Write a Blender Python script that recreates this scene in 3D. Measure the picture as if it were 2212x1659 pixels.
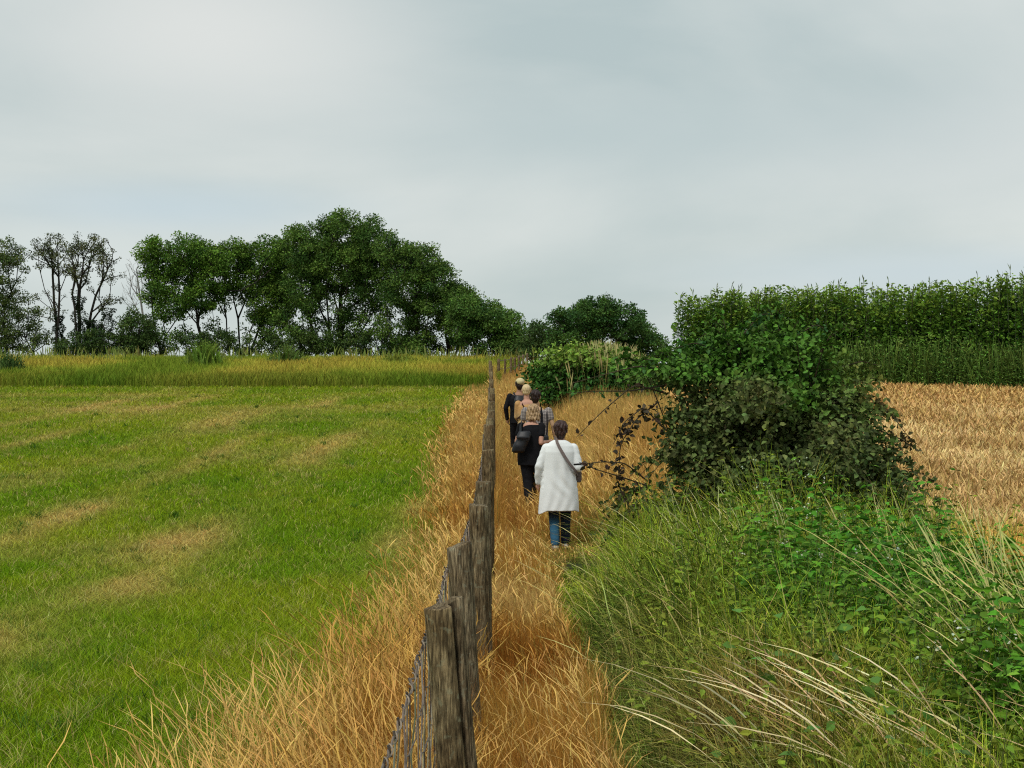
import bpy, math
import numpy as np
from mathutils import Vector, Matrix

SC = bpy.context.scene
for o in list(bpy.data.objects):
    bpy.data.objects.remove(o)
rng = np.random.default_rng(11)
R = math.radians

# ------------------------------------------------------------------ camera
EYE = 1.75
cam = bpy.data.cameras.new("camera")
camo = bpy.data.objects.new("camera", cam)
SC.collection.objects.link(camo)
cam.sensor_width = 36.0
cam.lens = 52.08
cam.clip_start = 0.1
cam.clip_end = 6000.0
camo.location = (0, 0, EYE)
camo.rotation_euler = (R(90 - 1.244), 0, 0)
SC.camera = camo

# ------------------------------------------------------------------ sky, sun, exposure
SUN_EL, SUN_AZ = 56.0, 215.0          # behind the camera, to the left
world = bpy.data.worlds.new("World")
SC.world = world
world.use_nodes = True
wn, wl = world.node_tree.nodes, world.node_tree.links
wn.clear()


def N(t, nodes, **kw):
    n = nodes.new(t)
    for k, v in kw.items():
        setattr(n, k, v)
    return n


out = N('ShaderNodeOutputWorld', wn)
bg = N('ShaderNodeBackground', wn)
sky = N('ShaderNodeTexSky', wn, sky_type='NISHITA')
sky.sun_disc = False
sky.sun_elevation = R(SUN_EL)
sky.sun_rotation = R(SUN_AZ)
tc = N('ShaderNodeTexCoord', wn)
mp = N('ShaderNodeMapping', wn)
mp.inputs['Scale'].default_value = (2.2, 2.2, 6.5)
mp.inputs['Rotation'].default_value = (0, R(11), 0)
mp.inputs['Location'].default_value = (3.3, 0.4, 1.7)
wl.new(tc.outputs['Generated'], mp.inputs['Vector'])
n1 = N('ShaderNodeTexNoise', wn)
n1.inputs['Scale'].default_value = 1.15
n1.inputs['Detail'].default_value = 6.0
n1.inputs['Roughness'].default_value = 0.5
n1.inputs['Distortion'].default_value = 0.35
wl.new(mp.outputs['Vector'], n1.inputs['Vector'])
cr = N('ShaderNodeValToRGB', wn)
cr.color_ramp.elements[0].position = 0.34
cr.color_ramp.elements[0].color = (0.470, 0.558, 0.560, 1)
cr.color_ramp.elements[1].position = 0.66
cr.color_ramp.elements[1].color = (0.672, 0.718, 0.698, 1)
wl.new(n1.outputs['Fac'], cr.inputs['Fac'])
# thin bright area of cloud high on the left, and a clearer bluish band low down
def dirmask(az, el, k):
    d = Vector((math.sin(R(az)) * math.cos(R(el)), math.cos(R(az)) * math.cos(R(el)), math.sin(R(el))))
    sub = N('ShaderNodeVectorMath', wn, operation='SUBTRACT')
    sub.inputs[1].default_value = d
    wl.new(tc.outputs['Generated'], sub.inputs[0])
    sc = N('ShaderNodeVectorMath', wn, operation='MULTIPLY')
    sc.inputs[1].default_value = k
    wl.new(sub.outputs[0], sc.inputs[0])
    ln = N('ShaderNodeVectorMath', wn, operation='LENGTH')
    wl.new(sc.outputs[0], ln.inputs[0])
    mr = N('ShaderNodeMapRange', wn, interpolation_type='SMOOTHSTEP')
    mr.inputs['From Min'].default_value = 0
    mr.inputs['From Max'].default_value = 1
    mr.inputs['To Min'].default_value = 1
    mr.inputs['To Max'].default_value = 0
    wl.new(ln.outputs['Value'], mr.inputs['Value'])
    return mr.outputs[0]
col = cr.outputs['Color']
for az, el, k, c, f in ((-11.5, 12.0, (4.6, 2, 8.5), (0.78, 0.79, 0.76, 1), .8),
                        (17.5, 7.6, (5.5, 2, 17.), (0.67, 0.71, 0.70, 1), .6),
                        (5, 8.2, (3.2, 1, 22.), (0.465, 0.560, 0.57, 1), .6),
                        (-13, 5.4, (5.5, 2, 36.), (0.53, 0.65, 0.72, 1), .6),
                        (-17, 3.4, (5.5, 2, 30.), (0.70, 0.76, 0.75, 1), .6),
                        (16, 2.9, (4.0, 2, 36.), (0.58, 0.68, 0.735, 1), .6)):
    mx = N('ShaderNodeMix', wn, data_type='RGBA')
    mk = dirmask(az, el, k)
    ml = N('ShaderNodeMath', wn, operation='MULTIPLY')
    wl.new(mk, ml.inputs[0]); ml.inputs[1].default_value = f
    wl.new(ml.outputs[0], mx.inputs['Factor'])
    wl.new(col, mx.inputs[6]); mx.inputs[7].default_value = c
    col = mx.outputs[2]
skm = N('ShaderNodeVectorMath', wn, operation='SCALE')
wl.new(sky.outputs['Color'], skm.inputs[0]); skm.inputs['Scale'].default_value = 0.10
fm = N('ShaderNodeMix', wn, data_type='RGBA')
fm.inputs['Factor'].default_value = 0.94
wl.new(skm.outputs[0], fm.inputs[6]); wl.new(col, fm.inputs[7])
wl.new(fm.outputs[2], bg.inputs['Color'])
bg.inputs['Strength'].default_value = 0.74
wl.new(bg.outputs[0], out.inputs['Surface'])

sun = bpy.data.lights.new("sun", 'SUN')
sun.energy = 1.5
sun.angle = R(11)
sun.color = (1.0, 0.95, 0.87)
suno = bpy.data.objects.new("sun", sun)
SC.collection.objects.link(suno)
_d = Vector((math.sin(R(SUN_AZ)) * math.cos(R(SUN_EL)), math.cos(R(SUN_AZ)) * math.cos(R(SUN_EL)), math.sin(R(SUN_EL))))
suno.rotation_euler = (-_d).to_track_quat('-Z', 'Y').to_euler()
suno.location = _d * 60

SC.view_settings.view_transform = 'Standard'
SC.view_settings.look = 'None'
SC.view_settings.exposure = 0.47
SC.view_settings.gamma = 1.0
SC.render.engine = 'CYCLES'
SC.cycles.use_denoising = False
SC.cycles.pixel_filter_type = 'BLACKMAN_HARRIS'
SC.cycles.filter_width = 1.15
SC.cycles.max_bounces = 6
SC.cycles.diffuse_bounces = 3
SC.cycles.transmission_bounces = 3
SC.cycles.transparent_max_bounces = 4

# ------------------------------------------------------------------ helpers
FPX = 3200.0


def P(px, py, d):
    """point at forward distance d seen at (px, py) of the 2212-wide view"""
    return np.array([(px - 1106.0) / FPX * d, d, EYE - (py - 760.0) / FPX * d])


def sstep(a, b, x):
    t = np.clip((x - a) / (b - a), 0, 1)
    return t * t * (3 - 2 * t)


_tab = np.random.default_rng(5).random((256, 256))


def vnoise(x, y):
    xi = np.floor(x).astype(int); yi = np.floor(y).astype(int)
    fx = x - xi; fy = y - yi
    fx = fx * fx * (3 - 2 * fx); fy = fy * fy * (3 - 2 * fy)
    a = _tab[xi & 255, yi & 255]; b = _tab[(xi + 1) & 255, yi & 255]
    c = _tab[xi & 255, (yi + 1) & 255]; d = _tab[(xi + 1) & 255, (yi + 1) & 255]
    return (a * (1 - fx) + b * fx) * (1 - fy) + (c * (1 - fx) + d * fx) * fy


def fbm(x, y, o=3):
    s = 0; a = 1; t = 0
    for i in range(o):
        s = s + a * vnoise(x * 2 ** i + 17 * i, y * 2 ** i + 31 * i); t += a; a *= .5
    return s / t


_py = np.array([-30, 0, 4, 6, 8, 10, 14, 18.5, 23, 27, 31, 45, 60, 70, 78, 85, 92, 100, 115, 150, 300, 1500, 4000.])
_pz = np.array([-1.7, -1.72, -1.75, -1.80, -1.92, -2.06, -2.32, -2.51, -2.46, -2.41, -2.36, -2.08, -1.74, -1.47, -1.15, -.84, -.72, -.95, -1.7, -4.2, -11, -42, -110.])
_fy = np.concatenate([np.linspace(-30, 160, 1521), np.linspace(165, 4000, 400)])
_fz = np.interp(_fy, _py, _pz)
_k = np.hanning(33); _k /= _k.sum()
_fz[16:1505] = np.convolve(_fz[:1521], _k, 'valid')


def ground(x, y):
    x = np.asarray(x, float); y = np.asarray(y, float)
    z = np.interp(y, _fy, _fz)
    up = sstep(.75, 2.0, x) * sstep(17, 25, y) * (1 - sstep(60, 90, y))
    z = z + .42 * up * (1 - .7 * sstep(3.2, 5.5, x))
    # slight ridge under the fence and a shallow hollow trodden beside it
    xf = np.interp(y, FD, FX)
    z = z + .12 * np.exp(-((x - xf) / .5) ** 2) * sstep(9, 16, y) * (1 - sstep(60, 75, y))
    z = z + .03 * (fbm(x * .9 + 50, y * .9 + 50) - .5) * (1 - sstep(100, 140, y))
    return z + EYE


FD = np.array([-30, 4.3, 6.3, 8.2, 10.2, 13, 17, 24.5, 32, 70, 100])
FX = np.array([-.2, -.205, -.224, -.19, -.205, -.215, -.27, -.335, -.43, -1.0, -1.4])


class Geo:
    def __init__(s):
        s.v = []; s.l = []; s.n = []; s.c = []; s.nv = 0

    def add(s, V, faces, col):
        """V (n,3); faces list of tuples or list of int arrays (k,m); col (n,3)"""
        V = np.asarray(V, float).reshape(-1, 3)
        if isinstance(faces, (list, tuple)) and len(faces) and not isinstance(faces[0], np.ndarray):
            for f in faces:
                s.l.append(np.asarray(f, np.int64) + s.nv); s.n.append(np.array([len(f)]))
        else:
            for F in faces:
                s.l.append(F.reshape(-1) + s.nv); s.n.append(np.full(F.shape[0], F.shape[1]))
        c = np.asarray(col, float)
        if c.ndim == 1:
            c = np.tile(c, (len(V), 1))
        s.v.append(V); s.c.append(c); s.nv += len(V)

    def build(s, name, mat, parent=None, smooth=False, loc=None):
        V = np.concatenate(s.v); L = np.concatenate(s.l); n = np.concatenate(s.n); C = np.concatenate(s.c)
        if loc is not None:
            V = V - np.asarray(loc)[None]
        me = bpy.data.meshes.new(name)
        me.vertices.add(len(V)); me.vertices.foreach_set('co', V.astype(np.float32).ravel())
        me.loops.add(len(L)); me.loops.foreach_set('vertex_index', L.astype(np.int32))
        me.polygons.add(len(n))
        st = np.zeros(len(n), np.int32); st[1:] = np.cumsum(n)[:-1]
        me.polygons.foreach_set('loop_start', st)
        try:
            me.polygons.foreach_set('loop_total', n.astype(np.int32))
        except Exception:
            pass
        me.polygons.foreach_set('use_smooth', np.full(len(n), smooth))
        me.update(calc_edges=True)
        at = me.color_attributes.new('Col', 'FLOAT_COLOR', 'POINT')
        at.data.foreach_set('color', np.concatenate([np.clip(C, 0, 1), np.ones((len(C), 1))], 1).astype(np.float32).ravel())
        me.materials.append(mat)
        o = bpy.data.objects.new(name, me)
        SC.collection.objects.link(o)
        if parent is not None:
            o.parent = parent
            if loc is None:      # vertices are in world space: keep them there
                o.matrix_parent_inverse = Matrix.Translation(parent.location).inverted()
        elif loc is not None:
            o.location = loc
        return o


def tag(o, label=None, cat=None, group=None, kind=None):
    for k, v in (('label', label), ('category', cat), ('group', group), ('kind', kind)):
        if v:
            o[k] = v
    return o


def empty(name, loc, label, cat, group=None, rz=0.0):
    o = bpy.data.objects.new(name, None)
    SC.collection.objects.link(o)
    o.location = loc; o.rotation_euler = (0, 0, rz); o.empty_display_size = .2
    return tag(o, label, cat, group)


def mat_attr(name, rough=.6, spec=.25, trans=.25, noise=0.0, nscale=40., tint=(1, 1, 1)):
    m = bpy.data.materials.new(name); m.use_nodes = True
    nt = m.node_tree; nd = nt.nodes; lk = nt.links
    nd.clear()
    o = nd.new('ShaderNodeOutputMaterial')
    a = nd.new('ShaderNodeAttribute'); a.attribute_name = 'Col'
    c = a.outputs['Color']
    if noise > 0:
        t = nd.new('ShaderNodeTexCoord'); nz = nd.new('ShaderNodeTexNoise')
        nz.inputs['Scale'].default_value = nscale; nz.inputs['Detail'].default_value = 5
        lk.new(t.outputs['Object'], nz.inputs['Vector'])
        mr = nd.new('ShaderNodeMapRange')
        mr.inputs['From Min'].default_value = .3; mr.inputs['From Max'].default_value = .7
        mr.inputs['To Min'].default_value = 1 - noise; mr.inputs['To Max'].default_value = 1 + noise
        lk.new(nz.outputs['Fac'], mr.inputs['Value'])
        vm = nd.new('ShaderNodeVectorMath'); vm.operation = 'SCALE'
        lk.new(c, vm.inputs[0]); lk.new(mr.outputs[0], vm.inputs['Scale'])
        c = vm.outputs[0]
    b = nd.new('ShaderNodeBsdfPrincipled')
    b.inputs['Roughness'].default_value = rough
    b.inputs['Specular IOR Level'].default_value = spec
    lk.new(c, b.inputs['Base Color'])
    if trans > 0:
        tr = nd.new('ShaderNodeBsdfTranslucent'); lk.new(c, tr.inputs['Color'])
        mx = nd.new('ShaderNodeMixShader'); mx.inputs[0].default_value = trans
        lk.new(b.outputs[0], mx.inputs[1]); lk.new(tr.outputs[0], mx.inputs[2])
        lk.new(mx.outputs[0], o.inputs['Surface'])
    else:
        lk.new(b.outputs[0], o.inputs['Surface'])
    return m


def mat_cloth(name, col, rough=.85, nscale=60, var=.12, bump=.15, spec=.15):
    m = bpy.data.materials.new(name); m.use_nodes = True
    nt = m.node_tree; nd = nt.nodes; lk = nt.links
    b = nd['Principled BSDF']
    b.inputs['Roughness'].default_value = rough
    b.inputs['Specular IOR Level'].default_value = spec
    t = nd.new('ShaderNodeTexCoord'); nz = nd.new('ShaderNodeTexNoise')
    nz.inputs['Scale'].default_value = nscale; nz.inputs['Detail'].default_value = 4
    lk.new(t.outputs['Object'], nz.inputs['Vector'])
    r = nd.new('ShaderNodeValToRGB')
    r.color_ramp.elements[0].position = .3; r.color_ramp.elements[1].position = .7
    r.color_ramp.elements[0].color = tuple(c * (1 - var) for c in col) + (1,)
    r.color_ramp.elements[1].color = tuple(min(1, c * (1 + var)) for c in col) + (1,)
    lk.new(nz.outputs['Fac'], r.inputs['Fac']); lk.new(r.outputs['Color'], b.inputs['Base Color'])
    bp = nd.new('ShaderNodeBump'); bp.inputs['Strength'].default_value = bump; bp.inputs['Distance'].default_value = .01
    lk.new(nz.outputs['Fac'], bp.inputs['Height']); lk.new(bp.outputs[0], b.inputs['Normal'])
    return m


M_GRASS = mat_attr('grass_blades', rough=.7, spec=.03, trans=.12)
M_DRY = mat_attr('dry_grass_blades', rough=.65, spec=.06, trans=.1)
M_LEAF = mat_attr('tree_leaves', rough=.6, spec=.1, trans=.14)
M_BLEAF = mat_attr('bush_leaves', rough=.6, spec=.1, trans=.1)
M_BARK = mat_attr('bark', rough=.9, spec=.1, trans=0, noise=.4, nscale=9)
M_SOIL = mat_attr('soil', rough=.95, spec=.05, trans=0, noise=.35, nscale=7)


def jit(base, n, v=.18, h=.08):
    """n colours varying round a base: value jitter v and slight hue jitter h"""
    b = np.asarray(base, float)
    if b.ndim == 1:
        b = np.tile(b, (n, 1))
    return b * (1 + rng.normal(0, v, (n, 1))).clip(.4, 1.9) * (1 + rng.normal(0, h, (n, 3))).clip(.6, 1.5)


# ribbons: stalks and blades
PROF_BLADE = lambda t: np.clip(1.0 - t ** 1.6, .06, 1) * (0.55 + .9 * np.minimum(t * 3, .5))
def PROF_EAR(t):
    return np.where(t < .72, .36, np.where(t > .995, .15, .36 + 1.15 * np.sin(np.pi * (t - .72) / .28) ** .7))
def PROF_LONGEAR(t):
    return np.where(t < .6, .30, np.where(t > .995, .15, .30 + .80 * np.abs(np.sin(np.pi * (t - .6) / .4)) ** .5))


def ribbons(geo, base, h, w, lean, lean_amt, col, segs=3, prof=PROF_BLADE, powr=2.0, droop=.25, face=None, tipc=None, kink=0.0):
    n = len(base)
    T = np.linspace(0, 1, segs + 1) if segs < 6 else np.concatenate([np.linspace(0, .6, segs - 2), [.75, .88, 1.0]])
    K = len(T)
    h = np.broadcast_to(h, (n,)); w = np.broadcast_to(w, (n,)); lean_amt = np.broadcast_to(lean_amt, (n,))
    dx = np.cos(lean); dy = np.sin(lean)
    off = (T[None] ** powr) * (lean_amt * h)[:, None]
    zz = h[:, None] * (T[None] - droop * lean_amt[:, None] * T[None] ** 3)
    C = np.stack([base[:, 0, None] + dx[:, None] * off, base[:, 1, None] + dy[:, None] * off, base[:, 2, None] + zz], 2)
    if kink:
        C[:, 1:, :2] += rng.normal(0, kink, (n, K - 1, 2)) * h[:, None, None]
    if face is None:
        face = rng.uniform(0, 2 * np.pi, n)
    S = np.stack([np.cos(face), np.sin(face), np.zeros(n)], 1)
    W = prof(T)[None] * w[:, None] * .5
    L = C - S[:, None] * W[..., None]; Rr = C + S[:, None] * W[..., None]
    V = np.stack([L, Rr], 2).reshape(n, K * 2, 3)
    i = np.arange(segs)
    q = np.stack([2 * i, 2 * i + 1, 2 * i + 3, 2 * i + 2], 1)
    F = (q[None] + (np.arange(n) * K * 2)[:, None, None]).reshape(-1, 4)
    c = np.repeat(col[:, None], K * 2, 1)
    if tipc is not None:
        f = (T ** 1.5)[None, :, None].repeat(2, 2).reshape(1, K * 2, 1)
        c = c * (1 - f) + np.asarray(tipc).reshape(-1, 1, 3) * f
    geo.add(V.reshape(-1, 3), [F], c.reshape(-1, 3))


LEAF_T = np.array([[0, 0, 0], [-.5, .33, .06], [0, .38, -.02], [.5, .33, .06], [-.36, .68, .0], [0, .72, -.08], [.36, .68, .0], [0, 1, -.2]])
LEAF_TRI = np.array([[0, 2, 1], [0, 3, 2], [4, 5, 7], [5, 6, 7]])
LEAF_Q = np.array([[1, 2, 5, 4], [2, 3, 6, 5]])
DIA_T = np.array([[0, 0, 0], [-.5, .5, .08], [0, 1, 0], [.5, .5, .08]])
DIA_Q = np.array([[0, 3, 2, 1]])


def leaves(geo, pos, dirv, size, width, col, fine=True, up=None, roll=.6):
    """pos (n,3) base, dirv (n,3) along, size (n,) length, width ratio"""
    n = len(pos)
    size = np.broadcast_to(size, (n,))
    u = dirv / (np.linalg.norm(dirv, axis=1, keepdims=True) + 1e-9)
    if up is None:
        nn = np.tile([0, 0, 1.], (n, 1)) + rng.normal(0, roll, (n, 3))
    else:
        nn = up
    s = np.cross(u, nn); s /= (np.linalg.norm(s, axis=1, keepdims=True) + 1e-9)
    m = np.cross(s, u)
    T = LEAF_T if fine else DIA_T
    V = pos[:, None] + size[:, None, None] * (T[None, :, 0, None] * width * s[:, None] + T[None, :, 1, None] * u[:, None] + T[None, :, 2, None] * m[:, None])
    k = len(T); off = (np.arange(n) * k)[:, None, None]
    if fine:
        F = [(LEAF_TRI[None] + off).reshape(-1, 3), (LEAF_Q[None] + off).reshape(-1, 4)]
    else:
        F = [(DIA_Q[None] + off).reshape(-1, 4)]
    geo.add(V.reshape(-1, 3), F, np.repeat(col[:, None], k, 1).reshape(-1, 3))


def tube(geo, pts, rad, col, sides=6, cap=True):
    pts = np.asarray(pts, float); n = len(pts); rad = np.broadcast_to(rad, (n,))
    t = np.gradient(pts, axis=0); t /= (np.linalg.norm(t, axis=1, keepdims=True) + 1e-9)
    ref = np.array([0.3, 1, .1]) if abs(t[0, 2]) > .7 else np.array([0, 0, 1.])
    a = np.cross(t, ref); a /= (np.linalg.norm(a, axis=1, keepdims=True) + 1e-9); b = np.cross(t, a)
    th = np.arange(sides) / sides * 2 * np.pi
    V = pts[:, None] + rad[:, None, None] * (np.cos(th)[None, :, None] * a[:, None] + np.sin(th)[None, :, None] * b[:, None])
    i = np.arange(n - 1)[:, None] * sides; j = np.arange(sides)[None]; j2 = (j + 1) % sides
    F = np.stack([i + j, i + j2, i + j2 + sides, i + j + sides], 2).reshape(-1, 4)
    geo.add(V.reshape(-1, 3), [F], col)
    if cap:
        geo.add(V[-1], [tuple(range(sides))], col)
        geo.add(V[0], [tuple(range(sides))[::-1]], col)


def polar(n, d0, d1, a0, a1):
    """points whose density falls with the square of the distance, angle in degrees from +y"""
    d = np.exp(rng.uniform(np.log(d0), np.log(d1), n)); a = np.radians(rng.uniform(a0, a1, n))
    return d * np.tan(a), d


def base_pts(x, y):
    return np.stack([x, y, ground(x, y) - .01], 1)


XB = lambda y: np.interp(y, [0, 4.8, 5.6, 7.5, 10.5, 14, 17.8, 27, 37, 52, 66, 100], [-1.0, -1.02, -1.02, -.86, -.76, -.82, -.98, -1.42, -1.8, -2.0, -2.2, -2.3]) + .22 * (fbm(y * .55 + 7, y * 0 + 3) - .5)
XR = lambda y: np.interp(y, [0, 5, 8, 11, 14, 17, 20], [.50, .42, .36, .30, .36, .62, .9]) + .12 * (fbm(y * 1.1 + 2, y * 0 + 9) - .5)
XW = lambda y: np.interp(y, [0, 8, 11, 15, 25, 50, 80], [3.3, 3.3, 3.7, 4.3, 4.6, 4.6, 5.0])
pxw = lambda d, k=.9: k * d / 1481.0


def stripes(x, y):
    """mowing rows: how much dead cut grass lies at a spot of the mown field"""
    xx = x + .25 * (fbm(y * .25, x * .1 + 4) - .5) * 2
    r = ((-xx - 4.0) / 2.65)
    r = np.abs(r - np.round(r)) * 2.65
    s = np.exp(-(r / .38) ** 2)
    patch = sstep(.47, .72, fbm(x * .35 + 20, y * .13 + 8, 4))
    far = sstep(.52, .75, fbm(x * .12 + 3, y * .22 + 40, 3)) * sstep(30, 55, y)
    blot = sstep(.50, .74, fbm(x * .55 + 70, y * .22 + 1, 4))
    v = s * (.06 + .65 * patch) + .30 * blot * (.4 + .6 * sstep(-2.5, -5.5, x)) + .30 * sstep(.6, .85, fbm(x * .9, y * .35 + 60, 3)) + .35 * far
    for gx, gy, sx, sy, a in ((-4.0, 10.2, .55, 1.3, .9), (-4.35, 19.6, .5, 2.0, .9), (-4.4, 35, .5, 5.0, .8), (-6.6, 22.5, .45, 2.2, .75), (-3.7, 14.2, .6, 1.5, .55), (-1.5, 19.5, .3, 1.4, .5), (-8.6, 44, .8, 6, .7)):
        q = np.exp(-((x - gx) / sx) ** 2 - ((y - gy) / sy) ** 2)
        v = v + a * q * (.45 + 1.0 * fbm(x * 3 + 2, y * 1.2 + 5, 3))
    return np.clip(v, 0, 1)


C_GREEN = np.array([.150, .262, .007]); C_GREEN2 = np.array([.235, .305, .012]); C_STRAW = np.array([.52, .38, .11])
C_DRY = np.array([.45, .230, .044]); C_RUST = np.array([.31, .120, .018]); C_PALE = np.array([.76, .50, .16])


def field_col(x, y):
    s = stripes(x, y)[:, None]
    g = fbm(x * .5 + 5, y * .3, 3)[:, None]
    c = C_GREEN * (1 - sstep(.35, .7, g)) + C_GREEN2 * sstep(.35, .7, g)
    f = np.asarray(sstep(35, 66, y))[:, None]
    c = c * (1 - .35 * f) + np.array([.25, .29, .02]) * .35 * f
    return c * (1 - s) + C_STRAW * s


# ------------------------------------------------------------------ ground
def build_ground():
    ys = np.concatenate([np.arange(-20, 0, 2.), np.arange(0, 30, .3), np.arange(30, 130, 1.), np.geomspace(130, 4000, 40)])
    xs = np.concatenate([-np.geomspace(3000, 12, 26), np.arange(-11.6, 12, .35), np.geomspace(12.3, 3000, 26)])
    X, Y = np.meshgrid(xs, ys)
    Z = ground(X.ravel(), Y.ravel()).reshape(X.shape)
    x, y = X.ravel(), Y.ravel()
    c = field_col(x, y) * .55
    dry = ((x > XB(y)) & (x < 3.6))[:, None]
    c = np.where(dry, (C_RUST * .6 + C_DRY * .35) * .75, c)
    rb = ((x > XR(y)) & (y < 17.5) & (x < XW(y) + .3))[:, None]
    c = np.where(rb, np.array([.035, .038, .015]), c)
    wh = (x > XW(y))[:, None]
    c = np.where(wh, np.array([.30, .17, .06]), c)
    far = (y > 66)[:, None]
    c = np.where(far & ~dry & ~wh, np.array([.11, .13, .025]), c)
    c = np.where((y > 100)[:, None], np.array([.09, .12, .04]), c)
    c = c * (1 + .3 * (fbm(x * 2, y * 2) - .5))[:, None]
    g = Geo()
    ny, nx = X.shape
    i = np.arange(ny - 1)[:, None] * nx; j = np.arange(nx - 1)[None]
    F = np.stack([i + j, i + j + 1, i + j + 1 + nx, i + j + nx], 2).reshape(-1, 4)
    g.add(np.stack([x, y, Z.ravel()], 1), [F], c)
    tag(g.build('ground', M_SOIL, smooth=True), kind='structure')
    # the trodden line of flattened straw
    g = Geo()
    yy = np.arange(3, 60, .25); tt = np.linspace(0, 1, 7)
    x0 = np.interp(yy, FD, FX) + .16 + .05 * (fbm(yy, yy * 0) - .5); x1 = np.minimum(XR(yy), .42) - .04 + .1 * (fbm(yy * .8 + 9, yy * 0) - .5)
    X = x0[:, None] + (x1 - x0)[:, None] * tt[None]; Y = np.repeat(yy[:, None], 7, 1)
    Z = ground(X.ravel(), Y.ravel()) + .006
    i = np.arange(len(yy) - 1)[:, None] * 7; j = np.arange(6)[None]
    F = np.stack([i + j, i + j + 1, i + j + 8, i + j + 7], 2).reshape(-1, 4)
    g.add(np.stack([X.ravel(), Y.ravel(), Z], 1), [F], np.array([.34, .17, .055]))
    tag(g.build('path', M_SOIL, smooth=True), kind='structure')


build_ground()


# ------------------------------------------------------------------ grasses
def build_mown():
    g = Geo()
    x, y = polar(420000, 4.8, 68, -29, 1)
    k = x < XB(y) + .25 * rng.random(len(x))
    x, y = x[k], y[k]
    n = len(x)
    c = jit(field_col(x, y), n, .22, .07)
    pale = rng.random(n) < .07
    c[pale] = jit([.50, .44, .15], pale.sum(), .15)
    s = stripes(x, y)
    h = (.045 + .05 * rng.random(n) + .03 * fbm(x * 2, y * 2)) * (1 + .006 * y)
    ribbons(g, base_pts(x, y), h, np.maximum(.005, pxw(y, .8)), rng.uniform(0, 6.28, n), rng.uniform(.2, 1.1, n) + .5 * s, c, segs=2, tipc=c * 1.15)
    # scattered coarser tufts
    tx, ty = polar(420, 5.5, 60, -22, 0)
    kk = tx < XB(ty) - .2
    tx, ty = tx[kk], ty[kk]
    m = 26
    x = (tx[:, None] + rng.normal(0, .05, (len(tx), m))).ravel(); y = (ty[:, None] + rng.normal(0, .05, (len(tx), m))).ravel()
    n = len(x); tc_ = np.repeat(rng.random(len(tx)) < .45, m)[:, None]
    c = np.where(tc_, jit([.07, .15, .02], n), jit([.40, .36, .11], n))
    ribbons(g, base_pts(x, y), rng.uniform(.07, .17, n), np.maximum(.006, pxw(y, .8)), rng.uniform(0, 6.28, n), rng.uniform(.3, 1.1, n), c, segs=3)
    tag(g.build('mown_grass', M_GRASS), 'short green mown grass with dead yellow rows in the left field', 'grass', kind='stuff')


def low_grass(x, y, h):
    """the herbage is kept short where the walkers have trodden it"""
    w = sstep(.30, .45, x) * (1 - sstep(.95, 1.15, x)) * sstep(11.5, 13.5, y) * (1 - sstep(18.8, 19.5, y))
    return np.where(w > 0, h * (1 - w) + np.minimum(h, .11) * w, h)


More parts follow.
